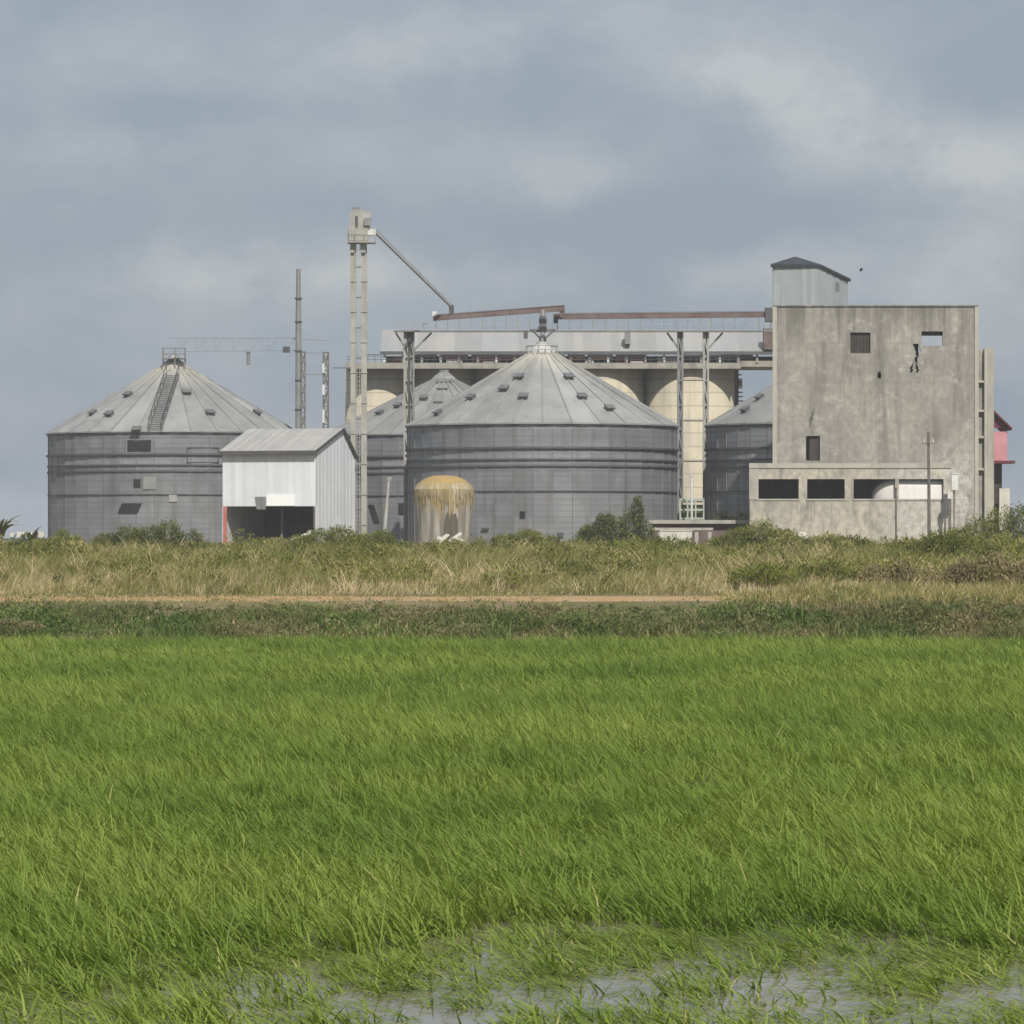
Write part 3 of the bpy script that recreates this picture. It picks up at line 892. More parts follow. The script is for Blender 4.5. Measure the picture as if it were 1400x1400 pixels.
mb.build('crown_railing', 'grey_steel', cs.root)

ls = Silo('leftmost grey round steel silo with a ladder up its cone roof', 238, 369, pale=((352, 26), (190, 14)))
for v in ((255, 538), (287, 566), (176, 541), (150, 568), (128, 566), (187, 592), (350, 566)):
    ls.vent(*v)
ls.plate(175, 206, 603, 617, 'loading_opening', 'hole')
frame_on(ls, 173, 208, 601, 619)
ls.plate(183, 192, 655, 666, 'loading_opening', 'hole')
ls.plate(164, 191, 688, 702, 'loading_opening', 'hole', 0.085, 3)
ls.plate(196, 214, 652, 669, 'patch_plate', 'silo_roof', 0.08)
ls.plate(231, 242, 676, 686, 'patch_plate', 'silo_roof', 0.08)
frame_on(ls, 256, 299, 612, 632, 'dark_steel')
mb = MB()
a0, a1 = ls.roof_pt(236, 516), ls.roof_pt(212, 597)
side = Vector((0.55, 0, 0))
up = Vector((0, 0, 0.55))
for sgn in (-1, 1):
    mb.beam(a0 + side * sgn + up * .3, a1 + side * sgn + up * .3, 0.08)
    mb.beam(a0 + side * sgn + up * 2, a1 + side * sgn + up * 2, 0.06)
    for k in range(7):
        q = a0.lerp(a1, k / 6) + side * sgn
        mb.beam(q, q + up * 2, 0.06)
for k in range(26):
    q = a0.lerp(a1, k / 25) + up * .3
    mb.beam(q - side, q + side, 0.06)
mb.build('roof_ladder', 'dark_steel', ls.root)
mb = MB()      # platform on the crown
q = Vector((ls.cx, ls.D - 1.0, 18.2))
mb.box(q.x - 0.9, q.x + 1.1, q.y - .6, q.y + .6, 18.75, 18.85)
for dx in (-0.9, 0.2, 1.05):
    for dy in (-.55, .55):
        mb.beam((q.x + dx, q.y + dy, 17.9), (q.x + dx, q.y + dy, 19.75), 0.08)
for z in (19.2, 19.7):
    mb.beam((q.x - .9, q.y - .55, z), (q.x + 1.1, q.y - .55, z), 0.06)
    mb.beam((q.x - .9, q.y + .55, z), (q.x + 1.1, q.y + .55, z), 0.06)
mb.build('crown_platform', 'grey_steel', ls.root)

bs = Silo('grey round steel silo half hidden behind the middle one and the tin shed', 607, 378, zt=17.35, rm='roof_plain')
for v in ((520, 566), (545, 556), (580, 546)):
    bs.vent(*v, w=0.6)
for k, (a, b, y) in enumerate(((596, 618, 524), (596, 612, 533), (592, 606, 551))):
    p, q = bs.roof_pt(a, y), bs.roof_pt(b, y)
    mb = MB()
    mb.beam(p + Vector((0, -.05, .1)), q + Vector((0, -.05, .1)), 0.12)
    mb.build('snow_rail' if False else 'roof_rail', 'dark_steel', bs.root)
bs.plate(545, 558, 688, 703, 'loading_opening', 'hole')
bs.plate(508, 515, 690, 714, 'loading_opening', 'hole', 0.085, -4)

rs_ = Silo('grey round steel silo tucked behind the left end of the concrete mill', 1151, 341, rm='roof_plain')
for v in ((1040, 545), (1020, 562)):
    rs_.vent(*v)


# ------------------------------------------------------------------ lattice helpers
def lattice(mb, p, q, w, t=0.06, bays=8, d=None):
    """four-chord lattice post or girder between p and q"""
    p, q = Vector(p), Vector(q)
    d = w if d is None else d
    ax = (q - p).normalized()
    u = Vector((0, 0, 1)) if abs(ax.z) < 0.9 else Vector((0, 1, 0))
    a = ax.cross(u).normalized() * w / 2
    b = a.normalized().cross(ax).normalized() * d / 2
    cs_ = [a + b, a - b, -a - b, -a + b]
    for c in cs_: mb.beam(p + c, q + c, t)
    for k in range(bays):
        s0, s1 = p.lerp(q, k / bays), p.lerp(q, (k + 1) / bays)
        for i in range(4):
            c, e = cs_[i], cs_[(i + 1) % 4]
            mb.beam(s0 + (c if k % 2 else e), s1 + (e if k % 2 else c), t * 0.7)
            mb.beam(s1 + c, s1 + e, t * 0.7)


# ------------------------------------------------------------------ bucket elevator
D = 336
bx = X(490, D)
be = thing('bucket_elevator', 'tall pale twin leg bucket elevator rising beside the white shed', 'grain elevator', (bx, D, ZB))
for x0, x1 in ((479.5, 486.5), (494, 501.5)):
    mb = MB()
    mb.box(X(x0, D), X(x1, D), D - .22, D + .22, 1.95, Z(331, D))
    z = 4.0
    while z < 25.5:                    # flanged joints
        mb.box(X(x0, D) - .06, X(x1, D) + .06, D - .28, D + .28, z, z + .07)
        z += 2.45
    mb.build('leg', 'pale_steel', be)
mb = MB()
z = 5.2
while z < 25.0:
    mb.beam((X(486.5, D), D, z), (X(494, D), D, z), 0.09)
    z += 2.45
mb.each('leg_tie', 'dark_steel', be)
mb = MB()
for x in (488.2, 492.2):
    mb.beam((X(x, D), D - .35, 2.0), (X(x, D), D - .35, Z(331, D)), 0.05)
z = 2.3
while z < 26:
    mb.beam((X(488.2, D), D - .35, z), (X(492.2, D), D - .35, z), 0.035)
    z += 0.35
mb.build('ladder', 'pale_steel', be)
mb = MB()
mb.box(X(477, D), X(503, D), D - .5, D + .5, Z(331, D), Z(312, D))
mb.box(X(479, D), X(485, D), D - .45, D + .45, Z(346, D), Z(331, D) - .003)
mb.box(X(493, D), X(500, D), D - .45, D + .45, Z(346, D), Z(331, D) - .003)
hood = []
c0, c1, zb, zt_ = X(478, D), X(508, D), Z(312, D), Z(287, D)
prof = [(0, 0), (0, .80), (.10, .90), (.20, 1), (.62, 1), (.70, .90), (.98, .84), (1, .55), (.92, .40), (.92, 0)]
pts = [(c0 + (c1 - c0) * u, zb + (zt_ - zb) * w) for u, w in prof]
nn = len(pts)
mb.poly([(x, D - .42, z) for x, z in pts] + [(x, D + .42, z) for x, z in pts],
        [tuple(range(nn - 1, -1, -1))[::-1], tuple(range(nn, 2 * nn))[::-1]] + [(i, nn + i, nn + (i + 1) % nn, (i + 1) % nn) for i in range(nn)])
mb.build('head', 'pale_steel', be)
mb = MB()
mb.box(X(482, D), X(492, D), D - .3, D + .3, zt_ + .003, zt_ + .18)
mb.box(X(498, D), X(507, D), D - .65, D - .43, Z(309, D), Z(299, D))
mb.each('motor', 'grey_steel', be)
mb = MB()
mb.box(X(486, D), X(489.5, D), D - .5, D - .423, Z(312, D), Z(296, D))
mb.build('access_panel', 'dark_steel', be)
mb = MB()
zp = Z(331, D)
mb.box(X(475, D), X(513, D), D - 1.0, D + 1.0, zp - .10, zp - .004)
for dx in (475.5, 487, 500, 512.5):
    for dy in (-.95, .95):
        mb.beam((X(dx, D), D + dy, zp), (X(dx, D), D + dy, zp + 1.0), 0.05)
for dy in (-.95, .95):
    for h in (.5, 1.0):
        mb.beam((X(475.5, D), D + dy, zp + h), (X(512.5, D), D + dy, zp + h), 0.05)
mb.build('platform', 'pale_steel', be)
mb = MB()
mb.box(X(503, D) + .004, X(514, D), D - .3, D + .3, Z(322, D), Z(313, D))
mb.build('discharge_box', 'white_steel', be)
mb = MB()
p, q = P(513, 318, D), P(617, 420, 350)
mb.tube(p, q, 0.10, 10)
off = Vector((0, 0, 0.34))
mb.beam(p + off, q + off * .6, 0.05)
for k in range(1, 14):
    a = p.lerp(q, k / 14)
    mb.beam(a, a + off * (1 - .4 * k / 14), 0.04)
mb.build('spout', 'pale_steel', be)
mb = MB()
mb.beam(P(501.5, 485, D), P(520, 485, D), 0.07)
mb.beam(P(455, 503, D), P(479, 503, D), 0.07)
mb.each('stay_bar', 'dark_steel', be)


# ------------------------------------------------------------------ overhead conveyors on their trestles
D = 350
cv = thing('overhead_conveyor', 'rust brown conveyor sloping up over the middle silo from the elevator spout', 'conveyor', tuple(P(592, 450, D)), 'overhead conveyors')
mb = MB()
mb.beam(P(592, 435, D), P(772, 421.5, D), 0.5, 0.44)
mb.beam(P(594, 430.5, D) + Vector((0, -.3, 0)), P(772, 417.5, D) + Vector((0, -.3, 0)), 0.04)
mb.build('trough', 'rust', cv)
mb = MB()
mb.box(X(614, D), X(620.5, D), D - .22, D + .22, Z(432, D), Z(417, D))
mb.build('inlet_hopper', 'dark_steel', cv)
mb = MB()
mb.box(X(765, D), X(772, D), D - .2, D + .2, Z(434, D), Z(424.5, D))
mb.build('outlet_hopper', 'rust', cv)
mb = MB()
mb.box(X(591, D), X(597, D), D - .27, D + .27, Z(432, D), Z(426, D))
mb.build('drive_cover', 'white_steel', cv)
mb = MB()
for k in range(11):
    px = 596 + k * 16
    yy = 435 - (px - 592) * 0.075
    mb.beam(P(px, yy + 3, D) + Vector((0, -.2, 0)), P(px, 451, D) + Vector((0, -.2, 0)), 0.07)
mb.each('support_post', 'grey_steel', cv)

cv2 = thing('overhead_conveyor', 'level rust brown conveyor running to the top of the concrete mill', 'conveyor', tuple(P(757, 450, D)), 'overhead conveyors')
D2 = 351.2
mb = MB()
mb.beam(P(757, 433, D2), P(1062, 430, D2), 0.5, 0.44)
mb.beam(P(760, 428.5, D2) + Vector((0, -.3, 0)), P(1062, 425.5, D2) + Vector((0, -.3, 0)), 0.04)
mb.build('trough', 'rust', cv2)
mb = MB()
for k in range(19):
    px = 762 + k * 16.2
    mb.beam(P(px, 434, D2) + Vector((0, -.2, 0)), P(px, 451, D2) + Vector((0, -.2, 0)), 0.07)
mb.each('support_post', 'grey_steel', cv2)
mb = MB()
mb.box(X(757, D2), X(763, D2), D2 - .27, D2 + .27, Z(443, D2), Z(434.2, D2))
mb.build('tail_box', 'dark_steel', cv2)
mb = MB()
mb.box(X(1046, D2), X(1064, D2), D2 - .6, D2 + .6, Z(440, D2), Z(421, D2))
mb.build('head_box', 'dark_steel', cv2)

ch = thing('drop_pipe', 'grey drop pipe from the conveyor down to the middle silo crown', 'pipe', tuple(P(742, 478, 343)))
mb = MB()
mb.tube(P(742, 424, 350), P(742, 447, 349), 0.24, 12)
mb.tube(P(742, 447, 349), Vector((cs.cx, cs.D, 18.75)), 0.17, 12)
mb.build('pipe', 'grey_steel', ch)
for (a, b, r) in ((436, 440, .33), (447, 451, .34), (462, 465, .3)):
    mb = MB()
    da, db = 350 - (a - 424) * .12, 350 - (b - 424) * .12
    mb.tube(P(742, a, da), P(742, b, db), r, 12)
    mb.build('collar', 'dark_steel', ch)
mb = MB()
mb.beam(P(727, 451, 347.5), P(742, 466, 346), 0.09)
mb.beam(P(758, 451, 347.5), P(742, 466, 346), 0.09)
mb.beam(P(724, 451, 347.5), P(760, 451, 347.5), 0.09)
mb.each('bracket', 'dark_steel', ch)
mb = MB()
mb.box(X(716, 347.5), X(721.5, 347.5), 347.3, 347.7, Z(463, 347.5), Z(452, 347.5))
mb.build('control_box', 'dark_steel', ch)

cw = thing('catwalk', 'thin steel catwalk with railing under the brown conveyors', 'catwalk', tuple(P(540, 452, 350)))
mb = MB()
zc = Z(452, 350)
mb.box(X(538, 350), X(1060, 350), 349.2, 350.4, zc - .12, zc)
mb.build('walkway', 'grey_steel', cw)
mb = MB()
for px in range(540, 1060, 13):
    mb.beam((X(px, 350), 349.25, zc), (X(px, 350), 349.25, zc + 0.55), 0.04)
mb.beam((X(538, 350), 349.25, zc + .55), (X(1060, 350), 349.25, zc + .55), 0.045)
mb.build('railing', 'pale_steel', cw)


def trestle(label, posts, arms):
    D = 350
    root = thing('conveyor_trestle', label, 'trestle', (X(posts[0], D), D, ZB), 'trestles carrying the conveyors')
    for px in posts:
        mb = MB()
        lattice(mb, (X(px, D), D, 1.95), (X(px, D), D, zc - .125), 0.36, 0.15, 9)
        mb.box(X(px, D) - .12, X(px, D) + .12, D + .05, D + .08, 1.95, zc - .126)
        mb.build('post', 'pale_steel' if px in (556, 965) else 'grey_steel', root)
    for a, b in arms:
        mb = MB()
        mb.beam(P(*a, D), P(*b, D), 0.16)
        mb.build('brace', 'grey_steel', root)
    mb = MB()
    for k in range(4):
        z = 6 + k * 3.4
        mb.beam((X(posts[0], D), D, z), (X(posts[-1], D), D, z), 0.1)
    mb.each('tie', 'dark_steel', root)


trestle('narrow steel trestle under the conveyors left of the middle silo', (556, 562.5), (((541, 455), (553, 474)), ((590, 455), (565, 480))))
trestle('two post steel trestle under the conveyors right of the middle silo', (930, 965), (((912, 455), (928, 477)), ((988, 455), (968, 477))))

# ------------------------------------------------------------------ concrete silo battery with its gallery
DC = 397
for px, hw, lab in ((517, 45, 'cream concrete silo at the left end of the battery behind the elevator'),
                    (606, 44, 'cream concrete silo second from the left in the battery'),
                    (700, 51, 'cream concrete silo hidden behind the cone of the middle silo'),
                    (820, 61, 'cream concrete silo showing above the right slope of the middle cone'),
                    (943, 61, 'cream concrete silo standing in the gap before the concrete mill')):
    R = hw / F * DC
    zt = Z(503.5, DC) - 0.01
    mb = MB()
    mb.lathe(X(px, DC), DC, [(R, 1.95), (R, zt)], 56, cap=True)
    o = mb.build('concrete_silo', 'cream', None, (X(px, DC), DC, ZB), smooth=False)
    for p in o.data.polygons:
        p.use_smooth = len(p.vertices) == 4
    tag(o, lab, 'silo', 'cream concrete silos in the battery')

gal = thing('silo_gallery', 'long pale sheet roofed gallery on top of the cream concrete silos', 'gallery', (X(520, DC), DC, Z(503, DC)))
DF = DC - 4.85
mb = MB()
mb.box(X(480, DC), X(1004, DC), DC + 1.2, DC + 1.5, 1.95, Z(503, DC))  # near-black sheet added so the gaps between the silos look deep in shade
mb.build('gap_shade_sheet', 'hole', gal)
mb = MB()
mb.box(X(472, DF), X(1012, DF), DF, DC + 4.6, Z(502.5, DF), Z(496, DF))
mb.box(X(472, DF) - .05, X(1012, DF) + .05, DF - .12, DF - .003, Z(504, DF), Z(500.5, DF))
mb.box(X(1012, DF) + .06, X(1075, DF), DF + .5, DC + 4, Z(501, DF), Z(493, DF))
mb.build('deck', 'deck', gal)
# roof: one slope towards the camera, thick edge, back slope
y0, y1 = DF + .2, DC + 1.0
zA, zB_ = Z(480, y0), Z(451, y1)
mb = MB()
px = 520
sheets = 44
xa, xb = X(520, y0), X(1075, y0)
for k in range(sheets):
    u0, u1 = xa + (xb - xa) * k / sheets, xa + (xb - xa) * (k + 1) / sheets
    dz = 0.012 * (k % 2)
    mb.hexa([(u0, y0, zA - .12 + dz), (u1, y0, zA - .12 + dz), (u1, y1, zB_ - .12 + dz), (u0, y1, zB_ - .12 + dz),
             (u0, y0, zA + dz), (u1, y0, zA + dz), (u1, y1, zB_ + dz), (u0, y1, zB_ + dz)])
mb.build('roof', 'gallery', gal)
mb = MB()
mb.box(xa, xb, y0 - .1, y0 - .004, zA - .34, zA - .03)
mb.build('fascia', 'ring', gal)
mb = MB()
mb.box(xa + .2, xb, DC + .2, DC + .5, Z(496, DF) + .003, zA - .3)
mb.build('back_wall', 'shutter', gal)
for k in range(22):
    px = 524 + k * 25.5
    mb = MB()
    mb.box(X(px, DF), X(px, DF) + .22, DF + .4, DF + .62, Z(496, DF) + .002, zA - .125)
    mb.build('post', 'deck' if k % 3 else 'white_steel', gal)
for (a, b, t_, bt, m) in ((602, 640, 483.5, 490, 'red_panel'), (644, 700, 483.5, 493, 'red_panel'), (538, 560, 487, 494, 'red_panel'), (776, 800, 484, 492, 'red_panel'), (803, 838, 484, 491, 'red_panel'),
                          (842, 882, 484, 493, 'red_panel'), (560, 598, 484, 488, 'dark_steel'), (984, 1030, 484, 490, 'rust'), (862, 880, 493.2, 495.6, 'white_steel'), (745, 772, 485, 494, 'red_panel'),
                          (700, 742, 484, 490, 'red_panel'), (610, 632, 490.5, 495, 'white_steel'), (660, 676, 493.5, 495.6, 'pale_steel'), (800, 812, 491.5, 495.5, 'white_steel'), (930, 984, 485, 491, 'dark_steel'), (900, 926, 488, 495, 'deck')):
    mb = MB()
    mb.box(X(a, DF), X(b, DF), DF + .70, DF + .78, Z(bt, DF), Z(t_, DF))
    mb.build('side_panel', m, gal)
mb = MB()
zr = Z(496, DF)
for px in range(476, 1010, 9):
    mb.beam((X(px, DF), DF + .12, zr), (X(px, DF), DF + .12, zr + .62), 0.045)
for h in (.32, .62):
    mb.beam((X(474, DF), DF + .12, zr + h), (X(1010, DF), DF + .12, zr + h), 0.045)
mb.build('railing', 'dark_steel', gal)
for px, y, w, h in ((855, 452, 7, 17),):
    mb = MB()
    mb.box(X(px, y0), X(px + w, y0), y0 + .2, y0 + 2.5, Z(470, y0), Z(451, y0))
    mb.build('roof_hatch', 'grey_steel', gal)
mb = MB()
mb.box(X(1044, y0), X(1066, y0), y0 - .3, y0 + 1.2, Z(478, y0), Z(449, y0))
mb.build('end_box', 'rust', gal)

st = thing('shade_box_stairs', 'dark box added for shade, with stair landings, right of the concrete silos', 'shade box', (X(1005, DC + 2), DC + 2, ZB))
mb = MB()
mb.box(X(992, DC), X(1011, DC), DC + 1.4, DC + 3, 1.95, Z(504.5, DC))  # dark box added in place of the shade beside the last concrete silo
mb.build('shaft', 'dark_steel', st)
mb = MB()
for k in range(9):
    z = Z(560 - k * 6, DC)
    mb.box(X(1011, DC) + .004, X(1018 - k * .3, DC), DC + 1.5, DC + 2.6, z, z + .1)
mb.beam(P(1012, 568, DC), P(1042, 538, DC), 0.12)
mb.beam(P(1012, 574, DC), P(1042, 546, DC), 0.12)
mb.box(X(1011, DC) + .005, X(1016, DC), DC + 1.3, DC + 1.49, Z(528, DC), Z(519, DC))
mb.build('landing', 'grey_steel', st)

# ------------------------------------------------------------------ masts left of the elevator and the light truss
D = 364
mt = thing('steel_mast', 'tall bare grey mast standing behind the white tin shed', 'mast', (X(408, D), D, ZB))
mb = MB()
mb.tube((X(408, D), D, 1.95), P(408, 440, D), 0.30, 14, 0.25)
mb.tube(P(408, 440, D), P(408, 408, D), 0.25, 14, 0.22)
mb.tube(P(408, 408, D), P(408, 368, D), 0.21, 14, 0.19)
mb.build('shaft', 'grey_steel', mt)
mb = MB()
for y in (408, 440, 480, 520, 560):
    mb.tube(P(408, y + 1, D), P(408, y - 1, D), 0.33, 14)
mb.each('flange', 'dark_steel', mt)
mb = MB()
lattice(mb, (X(414.5, D), D, 1.95), P(414.5, 481, D), 0.32, 0.09, 13)
mb.build('lattice_stay', 'timber', mt)
lm = thing('lattice_mast', 'short lattice mast with faded white and dark bars beside the tall mast', 'mast', (X(445, D), D, ZB))
mb = MB()
lattice(mb, (X(445.5, D), D, 1.95), P(445.5, 482, D), 0.42, 0.12, 11)
mb.build('frame', 'timber', lm)
for k, (a, b) in enumerate(((497, 510), (526, 540), (560, 578))):
    mb = MB()
    mb.box(X(441, D), X(444, D), D - .34, D - .30, Z(b, D), Z(a, D))
    mb.build('white_plate', 'white_steel', lm)
mb = MB()
mb.beam(P(417.5, 512, D), P(442, 512, D), 0.08)
mb.build('tie_bar', 'grey_steel', lm)
tr = thing('light_truss', 'thin truss bridge from the leftmost silo crown to the tall mast', 'truss', tuple(P(240, 480, 366)))
mb = MB()
a, b = P(232, 462.5, 367), P(404, 462.5, 365)
c, d = P(232, 481, 367), P(404, 479, 365)
mb.beam(a, b, 0.06)
mb.beam(c, d, 0.06)
for k in range(14):
    p, q = a.lerp(b, k / 14), a.lerp(b, (k + 1) / 14)
    r, s_ = c.lerp(d, k / 14), c.lerp(d, (k + 1) / 14)
    mb.beam(q, r if k % 2 else s_, 0.03)
mb.build('girder', 'pale_grey', tr)
mb = MB()
mb.beam(P(412, 464, 365), P(447, 466, 365), 0.05)
mb.beam(P(412, 482, 365), P(440, 483, 365), 0.05)
mb.each('link_bar', 'grey_steel', tr)
mb = MB()
mb.tube(P(339.5, 481, 366), P(339.5, 499, 366), 0.16, 10)
mb.build('hanging_pipe', 'grey_steel', tr)
mb = MB()
mb.box(X(387, 365), X(396, 365), 364.7, 365.3, Z(482, 365), Z(474, 365))
mb.build('junction_box', 'dark_steel', tr)

# ------------------------------------------------------------------ white tin shed
sd = thing('tin_shed', 'white corrugated tin shed with a dark open front between two silos', 'shed', (X(432, 326), 326, ZB))
a_ = math.radians(17)
cr = Vector((X(432.5, 326), 326, 0))
fl = cr + Vector((-math.cos(a_), math.sin(a_), 0)) * 7.85
sdv = Vector((math.sin(a_), math.cos(a_), 0))
Ls = 9.2
zf, zap, zbk = Z(616, 326), Z(587, 332), Z(627, 334)
zop = Z(692, 326)
def S3(u, w, z):       # u along the front from the left, w into the depth
    p = fl.lerp(cr, u) + sdv * (Ls * w)
    return (p.x, p.y, z)
def panelled(mb, u0, u1, z0, z1, w=0.0, n=None, th=0.06):
    n = n or int((u1 - u0) * 26) + 1
    for k in range(n):
        a, b = u0 + (u1 - u0) * k / n, u0 + (u1 - u0) * (k + 1) / n
        e = 0.0016 * (k % 2)
        mb.hexa([S3(a, w - e, z0), S3(b, w - e, z0), S3(b, w + th / Ls, z0), S3(a, w + th / Ls, z0), S3(a, w - e, z1), S3(b, w - e, z1), S3(b, w + th / Ls, z1), S3(a, w + th / Ls, z1)])
mb = MB()
panelled(mb, 0, 1, zop, zf - .02)
mb.build('front_wall', 'shed_wall', sd)
n = 22
def roofz(w): return zf + (zap - zf) * w / .66 if w < .66 else zap + (zbk - zap) * (w - .66) / .34
ga, mb = MB(), MB()
for k in range(n):
    w0, w1 = k / n, (k + 1) / n
    e = 0.0018 * (k % 2)
    z00, z01 = roofz(w0) - .03, roofz(w1) - .03
    ga.hexa([S3(1 - .008, w0, 1.9), S3(1 + e, w0, 1.9), S3(1 + e, w1, 1.9), S3(1 - .008, w1, 1.9), S3(1 - .008, w0, z00), S3(1 + e, w0, z00), S3(1 + e, w1, z01), S3(1 - .008, w1, z01)])
    mb.hexa([S3(0, w0, 1.9), S3(.008, w0, 1.9), S3(.008, w1, 1.9), S3(0, w1, 1.9), S3(0, w0, z00), S3(.008, w0, z00), S3(.008, w1, z01), S3(0, w1, z01)])
ga.build('gable_wall', 'shed_wall', sd)
mb.build('gable_wall', 'shed_wall', sd)
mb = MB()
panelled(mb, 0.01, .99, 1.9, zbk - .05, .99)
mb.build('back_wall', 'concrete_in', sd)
mb = MB()
nr = 24
for k in range(nr):
    a, b = -.012 + 1.03 * k / nr, -.012 + 1.03 * (k + 1) / nr
    e = .012 * (k % 2)
    for w0, w1, z0, z1 in ((-.05, .66, roofz(0) - .08, zap), (.66, 1.03, zap, zbk - .06)):
        mb.hexa([S3(a, w0, z0 + e), S3(b, w0, z0 + e), S3(b, w1, z1 + e), S3(a, w1, z1 + e), S3(a, w0, z0 + .08 + e), S3(b, w0, z0 + .08 + e), S3(b, w1, z1 + .08 + e), S3(a, w1, z1 + .08 + e)])
mb.build('roof', 'shed_roof', sd)
mb = MB()
mb.beam(S3(-.012, -.054, zf - .14), S3(1.018, -.054, zf - .14), 0.06, 0.28)
mb.beam(S3(1.024, -.05, zf - .05), S3(1.024, .66, zap + .02), 0.05, 0.22)
mb.beam(S3(1.024, .66, zap + .02), S3(1.024, 1.03, zbk - .05), 0.05, 0.22)
mb.each('roof_trim', 'dark_steel', sd)
mb = MB()
mb.beam(S3(0.025, .01, 1.9), S3(0.025, .01, zop), 0.30, 0.22)
mb.build('post', 'red_paint', sd)
mb = MB()
mb.beam(S3(0.98, .01, 1.9), S3(0.98, .01, zop), 0.2)
mb.beam(S3(0.55, .2, 1.9), S3(0.55, .2, zop + 2), 0.16)
mb.each('post', 'timber', sd)
mb = MB()
e = -.008
mb.hexa([S3(.475, e, zop + .03), S3(.775, e, zop + .03), S3(.775, -.0035, zop + .03), S3(.475, -.0035, zop + .03), S3(.475, e, zop + .92), S3(.775, e, zop + .92), S3(.775, -.0035, zop + .92), S3(.475, -.0035, zop + .92)])
mb.build('patch_sheet', mat('bright_new_sheet', (0.86, 0.86, 0.85), rough=0.5), sd)
mb = MB()
mb.hexa([S3(.37, e, zop - .25), S3(.465, e, zop - .25), S3(.465, -.0035, zop - .25), S3(.37, -.0035, zop - .25), S3(.35, e, zop + .75), S3(.465, e, zop + .75), S3(.465, -.0035, zop + .75), S3(.35, -.0035, zop + .75)])
mb.build('torn_flap', 'grey_steel', sd)
for k, (u, w, z0, r) in enumerate(((.86, .12, 3.0, .5), (.93, .06, 3.3, .42), (.74, .10, 2.7, .45))):
    mb = MB()
    c = S3(u, w, z0)
    vs, fs = [], []
    N1, N2 = 10, 6
    for j in range(N2 + 1):
        for i in range(N1):
            th, ph = 2 * math.pi * i / N1, math.pi * j / N2
            rr = r * (abs(math.sin(ph)) ** .7) * (1 + .08 * math.sin(3 * th + k))
            vs.append((c[0] + 1.15 * rr * math.cos(th), c[1] + .8 * rr * math.sin(th), c[2] + r * .75 * math.cos(ph)))
    for j in range(N2):
        for i in range(N1):
            fs.append((j * N1 + i, (j + 1) * N1 + i, (j + 1) * N1 + (i + 1) % N1, j * N1 + (i + 1) % N1))
    mb.poly(vs, fs)
    zlow = min(v[2] for v in vs)
    mb.box(c[0] - .4, c[0] + .4, c[1] - .3, c[1] + .3, 1.98, zlow + .04)
    o = mb.build('grain_sack', 'wall_white', None, (c[0], c[1], 1.98), smooth=False)
    tag(o, ('pale sack on a block inside the dark shed front', 'topmost pale sack at the right post of the shed front', 'lowest pale sack left of the others in the shed')[k], 'sack', 'sacks in the shed')

# leaning pale post by the shed
mb = MB()
mb.tube((X(523.5, 318), 318, 1.9), P(532, 653, 319), 0.14, 10, 0.12)
mb.tube(P(532, 657, 319), P(532.3, 652, 319), 0.19, 10)
tag(mb.build('leaning_post', 'pale_steel', None, (X(523.5, 318), 318, ZB)), 'pale leaning post right of the white tin shed', 'post')

# ------------------------------------------------------------------ rust stained tank before the middle silo
D = 326
rx = X(607, D)
tk = thing('rusty_tank', 'round pale tank streaked with ochre rust beside the middle silo', 'tank', (rx, D, ZB))
R = 40.5 / F * D
mb = MB()
zr_ = Z(668, D - R * .5)
prof = [(R * .90, 1.95)] + [(R * (.90 + .012 * k), 2.6 + .55 * k) for k in range(7)] + [(R * .985, zr_ - .1), (R * .97, zr_ + .05), (R * .88, Z(661, D - R * .5)), (R * .70, Z(655, D - R * .4)), (R * .42, Z(651, D)), (.02, Z(649.5, D))]
mb.lathe(rx, D, prof, 40)
mb.build('shell', 'ochre', tk)
mb = MB()          # flaking crust that hangs from the rim in ragged tongues
ns = 150
def tongue(k):
    t = 2 * math.pi * k / ns
    front = math.exp(-((math.degrees(t) - 279) / 16) ** 2)
    return 0.15 + 0.9 * random.random() ** 2.5 + 0.3 * abs(math.sin(k * .43 + 1)) + 1.3 * front * random.uniform(.5, 1)
for k in range(ns):
    t0, t1 = 2 * math.pi * k / ns, 2 * math.pi * (k + 1) / ns
    tm, ln = (t0 + t1) / 2, tongue(k)
    def rim(t, r, z): return (rx + R * r * math.cos(t), D + R * r * math.sin(t), z)
    zz = zr_ - ln
    rj = 1.004 + .008 * random.random()
    mb.face([rim(t0, rj - .012, zz + .25 * random.random()), rim(tm, rj, zz - .2), rim(t1, rj - .012, zz + .25 * random.random()), rim(t1, rj + .01, zr_ - .05), rim(t0, rj + .01, zr_ - .05)])
    mb.face([rim(t0, rj + .01, zr_ - .05), rim(t1, rj + .01, zr_ - .05), rim(t1, .90, Z(662, D - R * .5) + .08), rim(t0, .90, Z(662, D - R * .5) + .08)])
o = mb.build('crust', 'crust', tk)
md = o.modifiers.new('thickness', 'SOLIDIFY')
md.thickness = 0.02
mb = MB()
mb.poly([P(px, py, D - R * .93) + Vector((0, dy, 0)) for dy in (-.12, .6) for px, py in ((607, 745), (627, 745), (626, 712), (623, 701), (617, 706), (611, 700), (608, 710))],
        [(0, 1, 2, 3, 4, 5, 6), (13, 12, 11, 10, 9, 8, 7)] + [(i, i + 7, (i + 1) % 7 + 7, (i + 1) % 7) for i in range(7)])
mb.build('broken_opening', 'tank_gap', tk)
